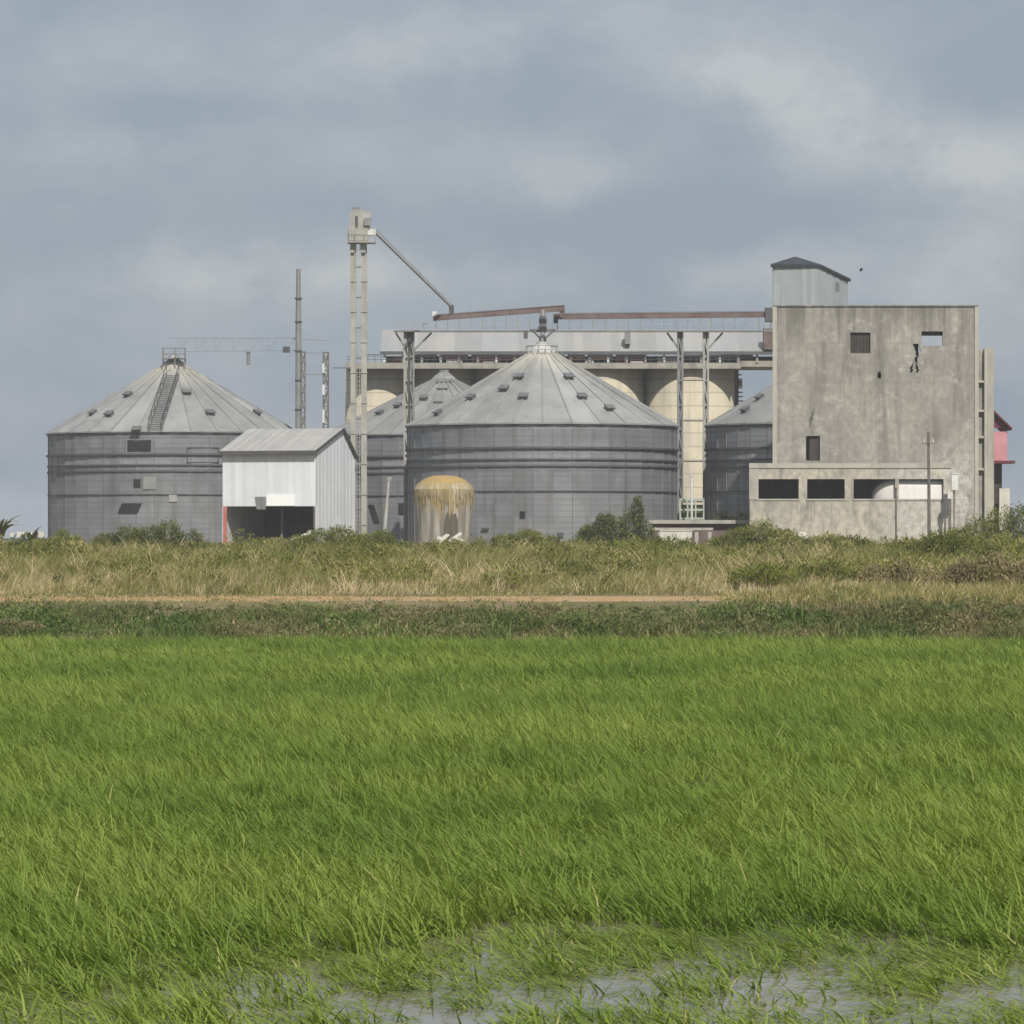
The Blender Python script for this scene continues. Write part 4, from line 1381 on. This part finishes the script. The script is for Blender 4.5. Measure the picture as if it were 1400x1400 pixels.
for k, (a, b) in enumerate((((596, 744), (612, 731)), ((606, 746), (630, 729)), ((618, 735), (640, 741)))):
    mb = MB()
    mb.beam(P(*a, 316), P(*b, 316.5), 0.5, 0.12)
    tag(mb.build('white_board', 'wall_white', None, tuple(P(*a, 316))), ('pale board lying before the rusty tank, leftmost of three', 'pale board leaning against the rusty tank, middle of three', 'pale board lying before the rusty tank, rightmost of three')[k], 'board', 'boards by the rusty tank')

# ------------------------------------------------------------------ concrete mill
D0, D1 = 310.0, 323.0
mill = thing('concrete_mill', 'tall stained grey concrete mill building with broken window openings', 'building', (X(1195, D0), D0, ZB))
x0, x1 = X(1057, D0), X(1337, D0)
zt = Z(419, D0)
def H(a, b, t, bt, D=D0): return (X(a, D), X(b, D), Z(bt, D), Z(t, D))
crack = []
yy = 470.0
while yy < 509:
    cxp = 1252.5 + 2.2 * math.sin((yy - 470) * .16) + random.uniform(-.8, .8)
    hw = 2.6 + 1.2 * math.sin((yy - 466) * .2) + random.uniform(-.6, .6)
    hgt = random.uniform(1.6, 2.8)
    if yy < 493: crack.append(H(cxp - hw, cxp + hw, yy, yy + hgt))
    else:
        crack.append(H(cxp - hw - (yy - 493) * .25, cxp - 1.0 - (yy - 493) * .2, yy, yy + hgt))
        crack.append(H(cxp + 1.5, cxp + 1.5 + hw * .9, yy, yy + hgt))
    yy += hgt
for k in range(4):
    crack.append(H(1200.5 + random.uniform(-1, 1), 1204 + random.uniform(-1, 1), 508 + k * 2.4, 510.4 + k * 2.4))
random.seed(21)
holes = [H(1162.5, 1190, 454.5, 483), H(1260, 1289, 453, 473), H(1102, 1121, 596, 630)] + crack
mb = MB()
mb.wall(x0, x1, 1.9, zt, D0, D0 + .35, holes)
fw = mb.build('front_wall', 'concrete', mill)
mb = MB()
mb.wall(X(1059, D1), x1, 1.9, zt - .3, D1 - .35, D1, [(X(1255, D1), X(1296, D1), Z(486, D1), Z(459, D1)), (X(1255, D1), X(1296, D1), 3, 8)])
bx0 = X(1059, D1)
for p0, p1, z1 in ((x0, bx0, zt - .05),):
    mb.hexa([(p0, D0 + .351, 1.9), (p0 + .35, D0 + .351, 1.9), (p1 + .35, D1 - .351, 1.9), (p1, D1 - .351, 1.9), (p0, D0 + .351, z1), (p0 + .35, D0 + .351, z1), (p1 + .35, D1 - .351, z1), (p1, D1 - .351, z1)])
mb.box(x1 - .35, x1, D0 + .351, D1 - .351, 1.9, zt - .05)
mb.build('side_wall', 'concrete', mill)
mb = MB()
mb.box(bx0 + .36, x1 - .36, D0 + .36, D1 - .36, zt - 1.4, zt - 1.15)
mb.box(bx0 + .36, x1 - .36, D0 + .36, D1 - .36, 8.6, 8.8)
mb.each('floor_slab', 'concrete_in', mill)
mb = MB()          # raised corner strips and coping
mb.box(x0 - .04, x0 + .27, D0 - .09, D0 - .003, 1.9, zt - .02)
mb.box(x1 - .24, x1 + .04, D0 - .09, D0 - .003, 1.9, zt - .02)
mb.each('corner_pilaster', 'concrete_pale', mill)
mb = MB()
mb.box(x0 - .03, x1 + .03, D0 - .10, D0 + .36, zt + .003, zt + .10)
mb.build('coping', 'concrete', mill)
sh = MB()
h = holes[0]
for k in range(6):
    a, b = h[0] + (h[1] - h[0]) * k / 6, h[0] + (h[1] - h[0]) * (k + 1) / 6 - .02
    sh.box(a, b, D0 + .2 + .01 * (k % 2), D0 + .25 + .01 * (k % 2), h[2], h[3])
sh.build('window_shutter', 'shutter', fw)
sh = MB()
h = holes[1]
sh.box(h[0] - .1, h[1] + .1, D0 + .352, D0 + .6, h[3] - .30, h[3] + .1)
sh.build('lintel', 'shutter', fw)
sh = MB()
h = holes[2]
sh.box(h[0] + .25, h[1] - .08, D0 + .22, D0 + .28, h[2], h[3] - .1)
sh.build('door', 'shutter', fw)
# ground-floor annex with its row of openings
DA = 306.0
ax0, ax1, az = X(1025, DA), X(1300, DA), Z(634, DA)
def HA(a, b): return (X(a, DA), X(b, DA), Z(682, DA), Z(655, DA))
bays = [HA(1037, 1092), HA(1103.5, 1155), HA(1167, 1224), HA(1229, 1290)]
mb = MB()
mb.wall(ax0, ax1, 1.9, az, DA, DA + .25, bays)
mb.hexa([(q[0], q[1], z) for z in (1.9, az - .003) for q in ((ax0, DA + .251), (ax0 + .25, DA + .251), (X(1026, D0) + .25, D0 + .2), (X(1026, D0), D0 + .2))])
mb.box(ax1 - .25, ax1, DA + .251, D0 - .1, 1.9, az - .003)
mb.box(X(1026, D0) + .251, ax1 - .251, D0 - .2, D0 - .095, 1.9, az - .3)
aw = mb.build('annex_wall', 'annex', mill)
mb = MB()
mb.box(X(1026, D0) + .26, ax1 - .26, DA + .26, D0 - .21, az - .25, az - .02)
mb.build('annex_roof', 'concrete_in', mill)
mb = MB()
mb.box(ax0 - .05, ax1 + .05, DA - .07, DA - .003, Z(640, DA), az + .04)
mb.box(ax0 - .04, X(1037, DA), DA - .05, DA - .004, Z(683, DA), Z(641, DA))
mb.build('annex_band', 'concrete_pale', mill)
mb = MB()
for b in bays:
    mb.box(b[0] - .06, b[1] + .06, DA - .06, DA + .2, b[2] - .12, b[2] + .003)
mb.each('window_sill', 'concrete_pale', aw)
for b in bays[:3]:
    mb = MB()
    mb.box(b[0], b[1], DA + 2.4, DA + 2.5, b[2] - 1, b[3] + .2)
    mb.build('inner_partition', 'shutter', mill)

# white tank lying inside the annex
ty = DA + 1.78
tz = 5.95
tx0, tx1, tr_ = X(1191, ty), X(1295, ty), 1.46
wt = thing('white_tank', 'white round ended tank lying inside the mill annex openings', 'tank', ((tx0 + tx1) / 2, ty, tz - tr_ - .1))
mb = MB()
prof = []
for k in range(9):
    t = math.pi / 2 * k / 8
    prof.append((tx0 + tr_ * (1 - math.cos(t)) * 1.35, tr_ * math.sin(t)))
for k in range(1, 9):
    t = math.pi / 2 * k / 8
    prof.append((tx1 - .7 + .7 * math.sin(t), tr_ * math.cos(t) if k < 8 else 0.02))
n = 32
def sq(v): return math.copysign(abs(v) ** 0.45, v)
vs = [(x, ty + r * sq(math.cos(2 * math.pi * i / n)), tz + r * sq(math.sin(2 * math.pi * i / n))) for x, r in prof for i in range(n)]
mb.poly(vs, [(j * n + i, j * n + (i + 1) % n, (j + 1) * n + (i + 1) % n, (j + 1) * n + i) for j in range(len(prof) - 1) for i in range(n)])
mb.build('shell', 'tank_white', wt, smooth=True)
mb = MB()
for x in (tx0 + 2.2, tx1 - 1.5):
    mb.box(x - .2, x + .2, ty - 1.2, ty + 1.2, 1.95, tz - tr_ + .5)
mb.each('cradle', 'concrete_in', wt)

# sheet cabin on the mill roof
cb = thing('roof_cabin', 'pale zinc cabin with a dark peaked roof on top of the mill', 'cabin', (X(1100, 312), 312, zt - 1.15))
A, B, C_ = Vector((X(1057.5, 312), 312.2, 0)), Vector((X(1120, 311.2), 311.2, 0)), Vector((X(1158.5, 315.5), 315.5, 0))
Dd = A + (C_ - B)
zb = zt - 1.14
zA_, zB2, zC = Z(363, 312), Z(363.5, 311.2), Z(383, 315.5)
zD = zC + .1
mb = MB()
def sheet_run(p, q, zp, zq, n, outw):
    for k in range(n):
        a, b = p.lerp(q, k / n), p.lerp(q, (k + 1) / n)
        za, zb_ = zp + (zq - zp) * k / n, zp + (zq - zp) * (k + 1) / n
        o = outw * (.05 + .02 * (k % 2))
        i = outw * -.03
        mb.hexa([(a.x + o.x, a.y + o.y, zb), (b.x + o.x, b.y + o.y, zb), (b.x + i.x, b.y + i.y, zb), (a.x + i.x, a.y + i.y, zb),
                 (a.x + o.x, a.y + o.y, za), (b.x + o.x, b.y + o.y, zb_), (b.x + i.x, b.y + i.y, zb_), (a.x + i.x, a.y + i.y, za)])
def outn(p, q):
    d = (q - p).normalized()
    return Vector((d.y, -d.x, 0))
sheet_run(A, B, zA_, zB2, 11, outn(A, B))
sheet_run(B, C_, zB2, zC, 9, outn(B, C_))
sheet_run(C_, Dd, zC, zD, 6, outn(C_, Dd))
sheet_run(Dd, A, zD, zA_, 6, outn(Dd, A))
mb.build('wall', 'cabin_wall', cb)
mb = MB()
apx = Vector((X(1087, 312.4), 312.4, Z(352.5, 312.4)))
ovr = 0.22
def ov(p, z, e1, e2): return Vector((p.x + e1, p.y + e2, z))
r = [ov(A, zA_, -ovr, -ovr), ov(B, zB2, .12, -ovr), ov(C_, zC, ovr + .05, 0), ov(Dd, zD, -ovr, ovr)]
cap = [apx, apx + Vector((1.5, 2.6, -.62))]
def tri(a, b, c): mb.face([a, b, c])
for th in (0, .1):
    e = Vector((0, 0, th))
    mb.face([r[0] + e, r[1] + e, cap[0] + e]); mb.face([r[1] + e, r[2] + e, cap[1] + e, cap[0] + e]); mb.face([r[2] + e, r[3] + e, cap[1] + e]); mb.face([r[3] + e, r[0] + e, cap[0] + e, cap[1] + e])
for i in range(4):
    a, b = r[i], r[(i + 1) % 4]
    mb.face([a - Vector((0, 0, .1)), b - Vector((0, 0, .1)), b + Vector((0, 0, .1)), a + Vector((0, 0, .1))])
mb.build('roof', 'roof_dark', cb)
mb = MB()
p = B.lerp(C_, .55) + outn(B, C_) * .08
q = B.lerp(C_, .68) + outn(B, C_) * .08
mb.hexa([(p.x, p.y, Z(398, 313)), (q.x, q.y, Z(398, 313)), (q.x, q.y + .05, Z(398, 313)), (p.x, p.y + .05, Z(398, 313)),
         (p.x, p.y, Z(385, 313)), (q.x, q.y, Z(386, 313)), (q.x, q.y + .05, Z(386, 313)), (p.x, p.y + .05, Z(385, 313))])
mb.build('louvre', 'grey_steel', cb)

# slim concrete tower and pink house behind the mill
D = 324
ct = thing('concrete_tower', 'slim weathered concrete tower at the right end of the mill', 'tower', (X(1349, D), D, ZB))
mb = MB()
mb.box(X(1346, D), X(1359, D), D, D + .8, 1.9, Z(476, D))
mb.build('column', 'concrete_pale', ct)
mb = MB()
mb.box(X(1336, D), X(1346, D) - .003, D + .5, D + .9, 1.9, Z(478, D))
mb.build('infill_wall', 'concrete', ct)
mb = MB()
for y in (596, 640, 560, 520):
    mb.box(X(1337, D), X(1346, D) - .004, D + .1, D + .499, Z(y + 3, D), Z(y, D))
mb.each('landing_beam', 'concrete_pale', ct)

D = 345
ph = thing('pink_house', 'pink rendered house with a maroon roof behind the mill', 'house', (X(1350, D), D, ZB))
hx0, hx1 = X(1300, D), X(1377, D)
mb = MB()
mb.box(hx0, hx1, D, D + 7, Z(632, D), Z(590, D))
mb.build('wall', 'pink', ph)
mb = MB()
mb.box(hx0, X(1371, D), D + .6, D + 6.5, 1.9, Z(632, D) - .12)
mb.build('ground_floor', 'shutter', ph)
mb = MB()
zr1, zr2 = Z(588, D), Z(556, D)
e0, e1 = X(1383, D), X(1350, D)
mb.hexa([(e1, D - .5, zr2), (e0, D - .5, zr1), (e0, D + 7.5, zr1), (e1, D + 7.5, zr2), (e1, D - .5, zr2 + .18), (e0, D - .5, zr1 + .18), (e0, D + 7.5, zr1 + .18), (e1, D + 7.5, zr2 + .18)])
e2 = X(1300, D)
mb.hexa([(e2, D - .5, zr1), (e1 - .01, D - .5, zr2), (e1 - .01, D + 7.5, zr2), (e2, D + 7.5, zr1), (e2, D - .5, zr1 + .18), (e1 - .01, D - .5, zr2 + .18), (e1 - .01, D + 7.5, zr2 + .18), (e2, D + 7.5, zr1 + .18)])
mb.poly([(hx0, D - .01, zr1), (hx1, D - .01, zr1 + .2), (e1, D - .01, zr2)], [(0, 1, 2)])
mb.build('roof', 'roof_red', ph)
mb = MB()
mb.box(hx0, X(1386, D), D - 1.0, D + 2, Z(632, D) - .11, Z(632, D) + .12)
mb.build('canopy', 'roof_red', ph)
mb = MB()
mb.box(X(1364, D), X(1378, D), D - 1.2, D - .6, 1.9, Z(668, D))
mb.build('porch_wall', 'wall_white', ph)

# white meter box and posts at the mill's right corner
D = 304
mb = MB()
mb.box(X(1301, D), X(1310, D), D, D + .5, Z(670, D), Z(648, D))
mb.box(X(1300.5, D), X(1310.5, D), D - .05, D + .55, Z(648, D) + .003, Z(647, D) + .02)
mb.box(X(1296, D), X(1302.5, D), D + .1, D + .4, Z(682, D), Z(670.5, D))
mx = thing('meter_box', 'white meter box on posts at the mill annex corner', 'meter box', (X(1305, D), D, ZB))
mb.build('cabinet', 'white_steel', mx)
mb = MB()
mb.beam((X(1299, D), D + .25, 1.9), (X(1299, D), D + .25, Z(682.2, D)), 0.2)
mb.beam((X(1305, D), D + .3, 1.9), (X(1305, D), D + .3, Z(670.2, D)), 0.10)
mb.each('post', 'timber', mx)

up = thing('utility_pole', 'thin grey utility pole in front of the concrete mill', 'pole', (X(1270, 290), 290, ZB))
mb = MB()
mb.tube((X(1270.5, 290), 290, 1.9), P(1269.5, 590, 290), 0.13, 10, 0.09)
mb.build('shaft', 'timber', up)
mb = MB()
mb.beam(P(1262, 606, 290) + Vector((0, -.12, 0)), P(1277, 606, 290) + Vector((0, -.12, 0)), 0.07)
mb.build('crossarm', 'timber', up)
for px in (1263.5, 1275.5):
    mb = MB()
    mb.tube(P(px, 605, 290) + Vector((0, -.12, 0)), P(px, 600, 290) + Vector((0, -.12, 0)), 0.045, 8, .03)
    mb.build('insulator', 'white_steel', up)
mb = MB()
mb.tube((X(1225, 300), 300, 1.9), P(1225, 668, 300), 0.07, 8)
mb.tube(P(1225, 669, 300), P(1225, 667, 300), 0.1, 8)
tag(mb.build('short_post', 'timber', None, (X(1225, 300), 300, ZB)), 'short thin post before the white tank opening', 'post')

# low loading dock and the things beside it
D = 318
dk = thing('loading_dock', 'low concrete loading dock between the middle silo and the mill', 'loading dock', (X(985, D), D, ZB))
mb = MB()
mb.box(X(884, D), X(1093, D), D, D + 3, Z(716, D), Z(711, D))
mb.build('slab', 'concrete_pale', dk)
mb = MB()
mb.box(X(892, D), X(1085, D), D + .5, D + 2.8, 1.9, Z(716, D) - .003)
mb.build('plinth', 'rust', dk)
mb = MB()
mb.box(X(880, 314), X(975, 314), 314, 314.5, Z(725, 314), Z(721.5, 314))
for px in (884, 900, 950, 968):
    mb.box(X(px, 314), X(px + 5, 314), 314.1, 314.4, 1.9, Z(725, 314) - .003)
mb.build('step', 'concrete_pale', dk)
mb = MB()
mb.box(X(903, 312), X(946, 312), 312, 312.4, 1.9, Z(726, 312))
mb.box(X(902, 312), X(947, 312), 311.95, 312.45, Z(726, 312) + .003, Z(725, 312) + .01)
tag(mb.build('low_wall', 'wall_white', None, (X(925, 312), 312, ZB)), 'short cream wall below the loading dock', 'wall')
mb = MB()
mb.tube((X(946, 322), 322, 1.9), P(945.5, 650, 322), 0.10, 8)
mb.tube(P(945.5, 651, 322), P(945.5, 649, 322), 0.15, 8)
tag(mb.build('vent_pipe', 'white_steel', None, (X(946, 322), 322, ZB)), 'thin white vent pipe before the cream concrete silo', 'pipe')
D = 324
gf = thing('steel_cage', 'pale green steel cage standing behind the loading dock', 'cage', (X(940, D), D, ZB))
mb = MB()
for x in (930, 940, 951, 962):
    for dy in (0, 1.2):
        mb.beam((X(x, D), D + dy, 1.9), (X(x, D), D + dy, Z(682, D)), 0.12)
for y in (683, 697, 709):
    for dy in (0, 1.2):
        mb.beam((X(929, D), D + dy, Z(y, D)), (X(963, D), D + dy, Z(y, D)), 0.16)
mb.build('frame', 'mint', gf)
mb = MB()
mb.box(X(931, D), X(962, D), D + .4, D + .5, 1.95, Z(690, D))
mb.build('mesh_panel', 'bush_dark', gf)
for k, (px, py, w, h, lab) in enumerate(((1090, 727, 14, 9, 'white rubble block at the foot of the mill annex, leftmost'), (1112, 728, 9, 7, 'small white rubble block beside the larger one at the annex'),
                                   (1262, 732, 8, 6, 'small white rubble block by the utility pole foot'), (596, 733, 9, 6, 'small white rubble block beside the rusty tank'))):
    D = 303 if k < 3 else 322
    mb = MB()
    a, b = X(px, D), X(px + w, D)
    z1 = Z(py, D)
    mb.hexa([(a, D, 1.9), (b, D, 1.9), (b, D + .6, 1.9), (a, D + .6, 1.9), (a + .1, D + .05, z1), (b - .05, D + .1, z1 - .12), (b - .12, D + .5, z1 - .05), (a + .05, D + .55, z1 - .1)])
    tag(mb.build('rubble_block', 'wall_white', None, (a, D, 1.95)), lab, 'rubble', 'white rubble blocks')

# fence far left
D = 420
fn = thing('pipe_fence', 'distant white panel fence with a dark rail left of the silos', 'fence', (X(30, D), D, 1.9))
g = 1.85
for k, (a, b) in enumerate(((-60, -40), (-30, -8), (-4, 7), (14, 19), (23, 33), (41, 51), (53, 60))):
    mb = MB()
    mb.box(X(a, D), X(b, D), D, D + .08, Z(734, D), Z(727 + (k % 2), D))
    mb.build('panel', 'wall_white', fn)
mb = MB()
mb.beam(P(-80, 737.5, D - .1), P(70, 737.5, D - .1), 0.16, 0.2)
mb.build('rail', 'dark_steel', fn)
mb = MB()
for px in range(-75, 70, 18):
    mb.beam((X(px, D), D + .15, g - .1), (X(px, D), D + .15, Z(728, D)), 0.14)
mb.each('post', 'timber', fn)

# bird by the roof cabin
bp = P(1177, 370, 300)
mb = MB()
mb.poly([bp + Vector(v) for v in ((-.16, 0, 0), (0, -.05, .05), (0, .05, .05), (0, 0, -.06), (.14, 0, .01), (.22, -.04, .0), (.22, .04, .0))],
        [(0, 1, 3), (0, 2, 1), (0, 3, 2), (1, 4, 3), (2, 3, 4), (1, 2, 4), (4, 5, 6)])
for sgn in (-1, 1):
    mb.poly([bp + Vector(v) for v in ((-.08, .04 * sgn, .03), (.08, .04 * sgn, .02), (.10, .30 * sgn, .16), (-.02, .32 * sgn, .18), (.12, .55 * sgn, .02), (.05, .57 * sgn, .03))],
            [(0, 1, 2, 3), (3, 2, 4, 5)])
tag(mb.build('bird', 'bird', None, tuple(bp)), 'small dark bird flying right of the roof cabin', 'bird')

# ------------------------------------------------------------------ sky, sun, camera
HAZE = 0.00024
SUN_EL, SUN_AZ = math.radians(45), math.radians(16)     # azimuth to the right of straight behind the camera
w = bpy.data.worlds.new('World')
S.world = w
w.use_nodes = True
t = NT(w)
bg = t.n['Background']
bg.inputs['Strength'].default_value = 0.1
sky = t.add('ShaderNodeTexSky', sky_type='NISHITA')
sky.sun_disc = False
sky.sun_elevation = SUN_EL
sky.sun_rotation = math.pi - SUN_AZ
sky.air_density = 1.2
sky.dust_density = 2.0
tc = t.add('ShaderNodeTexCoord')
def dmap(scale, loc=(0, 0, 0)):
    m = t.add('ShaderNodeMapping')
    m.inputs['Scale'].default_value = scale
    m.inputs['Location'].default_value = loc
    t.link(tc.outputs['Generated'], m.inputs['Vector'])
    return m.outputs[0]
n1 = t.noise(dmap((13, 13, 27), (3.1, 0, 0.4)), 1.0, 7, 0.55, 0.38, 0.64)
n2 = t.noise(dmap((34, 34, 52), (0.3, 2, 0)), 1.0, 7, 0.6, 0.32, 0.68)
sp = t.add('ShaderNodeSeparateXYZ')
t.link(tc.outputs['Generated'], sp.inputs[0])
def bank(px, py, sx, sy, rot=0.0):
    """a soft lighter cloud bank round a direction of the sky dome"""
    d = Vector(((px - 700) / F, 1, (HY - py) / F)).normalized()
    dx = t.math('SUBTRACT', sp.outputs[0], d.x)
    dz = t.math('SUBTRACT', sp.outputs[2], d.z)
    c, s_ = math.cos(rot), math.sin(rot)
    a = t.math('ADD', t.math('MULTIPLY', dx, c * F / sx), t.math('MULTIPLY', dz, s_ * F / sx))
    b = t.math('ADD', t.math('MULTIPLY', dx, -s_ * F / sy), t.math('MULTIPLY', dz, c * F / sy))
    r2 = t.math('ADD', t.math('MULTIPLY', a, a), t.math('MULTIPLY', b, b))
    return t.math('POWER', 2.718, t.math('MULTIPLY', r2, -1.0))
f = t.math('MULTIPLY', n1, 0.45)
for args, k in (((1230, 190, 300, 70, -0.33), 0.95), ((1010, 100, 120, 60), 0.35), ((620, 60, 190, 65), 0.6), ((330, 365, 190, 50), 0.65), ((770, 240, 130, 50), 0.45),
                ((60, 60, 160, 60), 0.3), ((900, 370, 420, 40), 0.4), ((120, 190, 260, 30), 0.25), ((1330, 390, 120, 60), 0.3)):
    f = t.math('ADD', f, t.math('MULTIPLY', t.math('MULTIPLY', bank(*args), k), t.math('ADD', t.math('MULTIPLY', n2, 1.1), 0.3)))
for args, k in (((1320, 90, 200, 60), 0.35), ((300, 150, 300, 28), 0.35), ((640, 320, 260, 45), 0.3), ((1000, 290, 260, 40), 0.3)):
    f = t.math('SUBTRACT', f, t.math('MULTIPLY', bank(*args), k))
f = t.math('ADD', f, t.math('MULTIPLY', t.math('SUBTRACT', n2, 0.5), 0.26))
f = t.math('MULTIPLY', f, 0.9, True)
cl = t.mix(f, (2.60, 3.18, 4.0), (5.1, 5.3, 5.55))
up_ = t.math('MULTIPLY', sp.outputs[2], 1.3, True)
cl = t.mix(up_, cl, (5.4, 5.6, 5.9))
t.link(t.mix(0.88, sky.outputs[0], cl), bg.inputs['Color'])

hz = MB()
hz.box(-2520, 2520, -60, 3020, -1.3, 28.5)
hm = bpy.data.materials.new('thin_air')
hm.use_nodes = True
ht = NT(hm)
ht.n.clear()
pv = ht.add('ShaderNodeVolumePrincipled')
pv.inputs['Color'].default_value = (0.92, 0.95, 1.0, 1)
pv.inputs['Density'].default_value = HAZE
ho = ht.add('ShaderNodeOutputMaterial')
ht.link(pv.outputs[0], ho.inputs['Volume'])
tag(hz.build('haze', hm), 'thin pale humid air over the paddy and the silos', 'haze', kind='stuff')

sl = bpy.data.lights.new('sun', 'SUN')
sl.energy = 4.4
sl.angle = math.radians(0.6)
sl.color = (1.0, 0.955, 0.88)
so = bpy.data.objects.new('sun', sl)
COL.objects.link(so)
sd_ = Vector((math.sin(SUN_AZ) * math.cos(SUN_EL), -math.cos(SUN_AZ) * math.cos(SUN_EL), math.sin(SUN_EL)))
so.rotation_euler = (-sd_).to_track_quat('-Z', 'Y').to_euler()
so.location = (0, 0, 60)

cam = bpy.data.cameras.new('camera')
cam.sensor_width = 36
cam.lens = 36 * F / 1400
cam.shift_y = (HY - 700) / 1400
cam.clip_start = 0.5
cam.clip_end = 20000
co = bpy.data.objects.new('camera', cam)
COL.objects.link(co)
co.location = (0, 0, EYE)
co.rotation_euler = (math.radians(90), 0, 0)
S.camera = co
S.view_settings.view_transform = 'Standard'
S.view_settings.look = 'None'
S.view_settings.exposure = 0
S.view_settings.gamma = 1
S.cycles.use_denoising = True
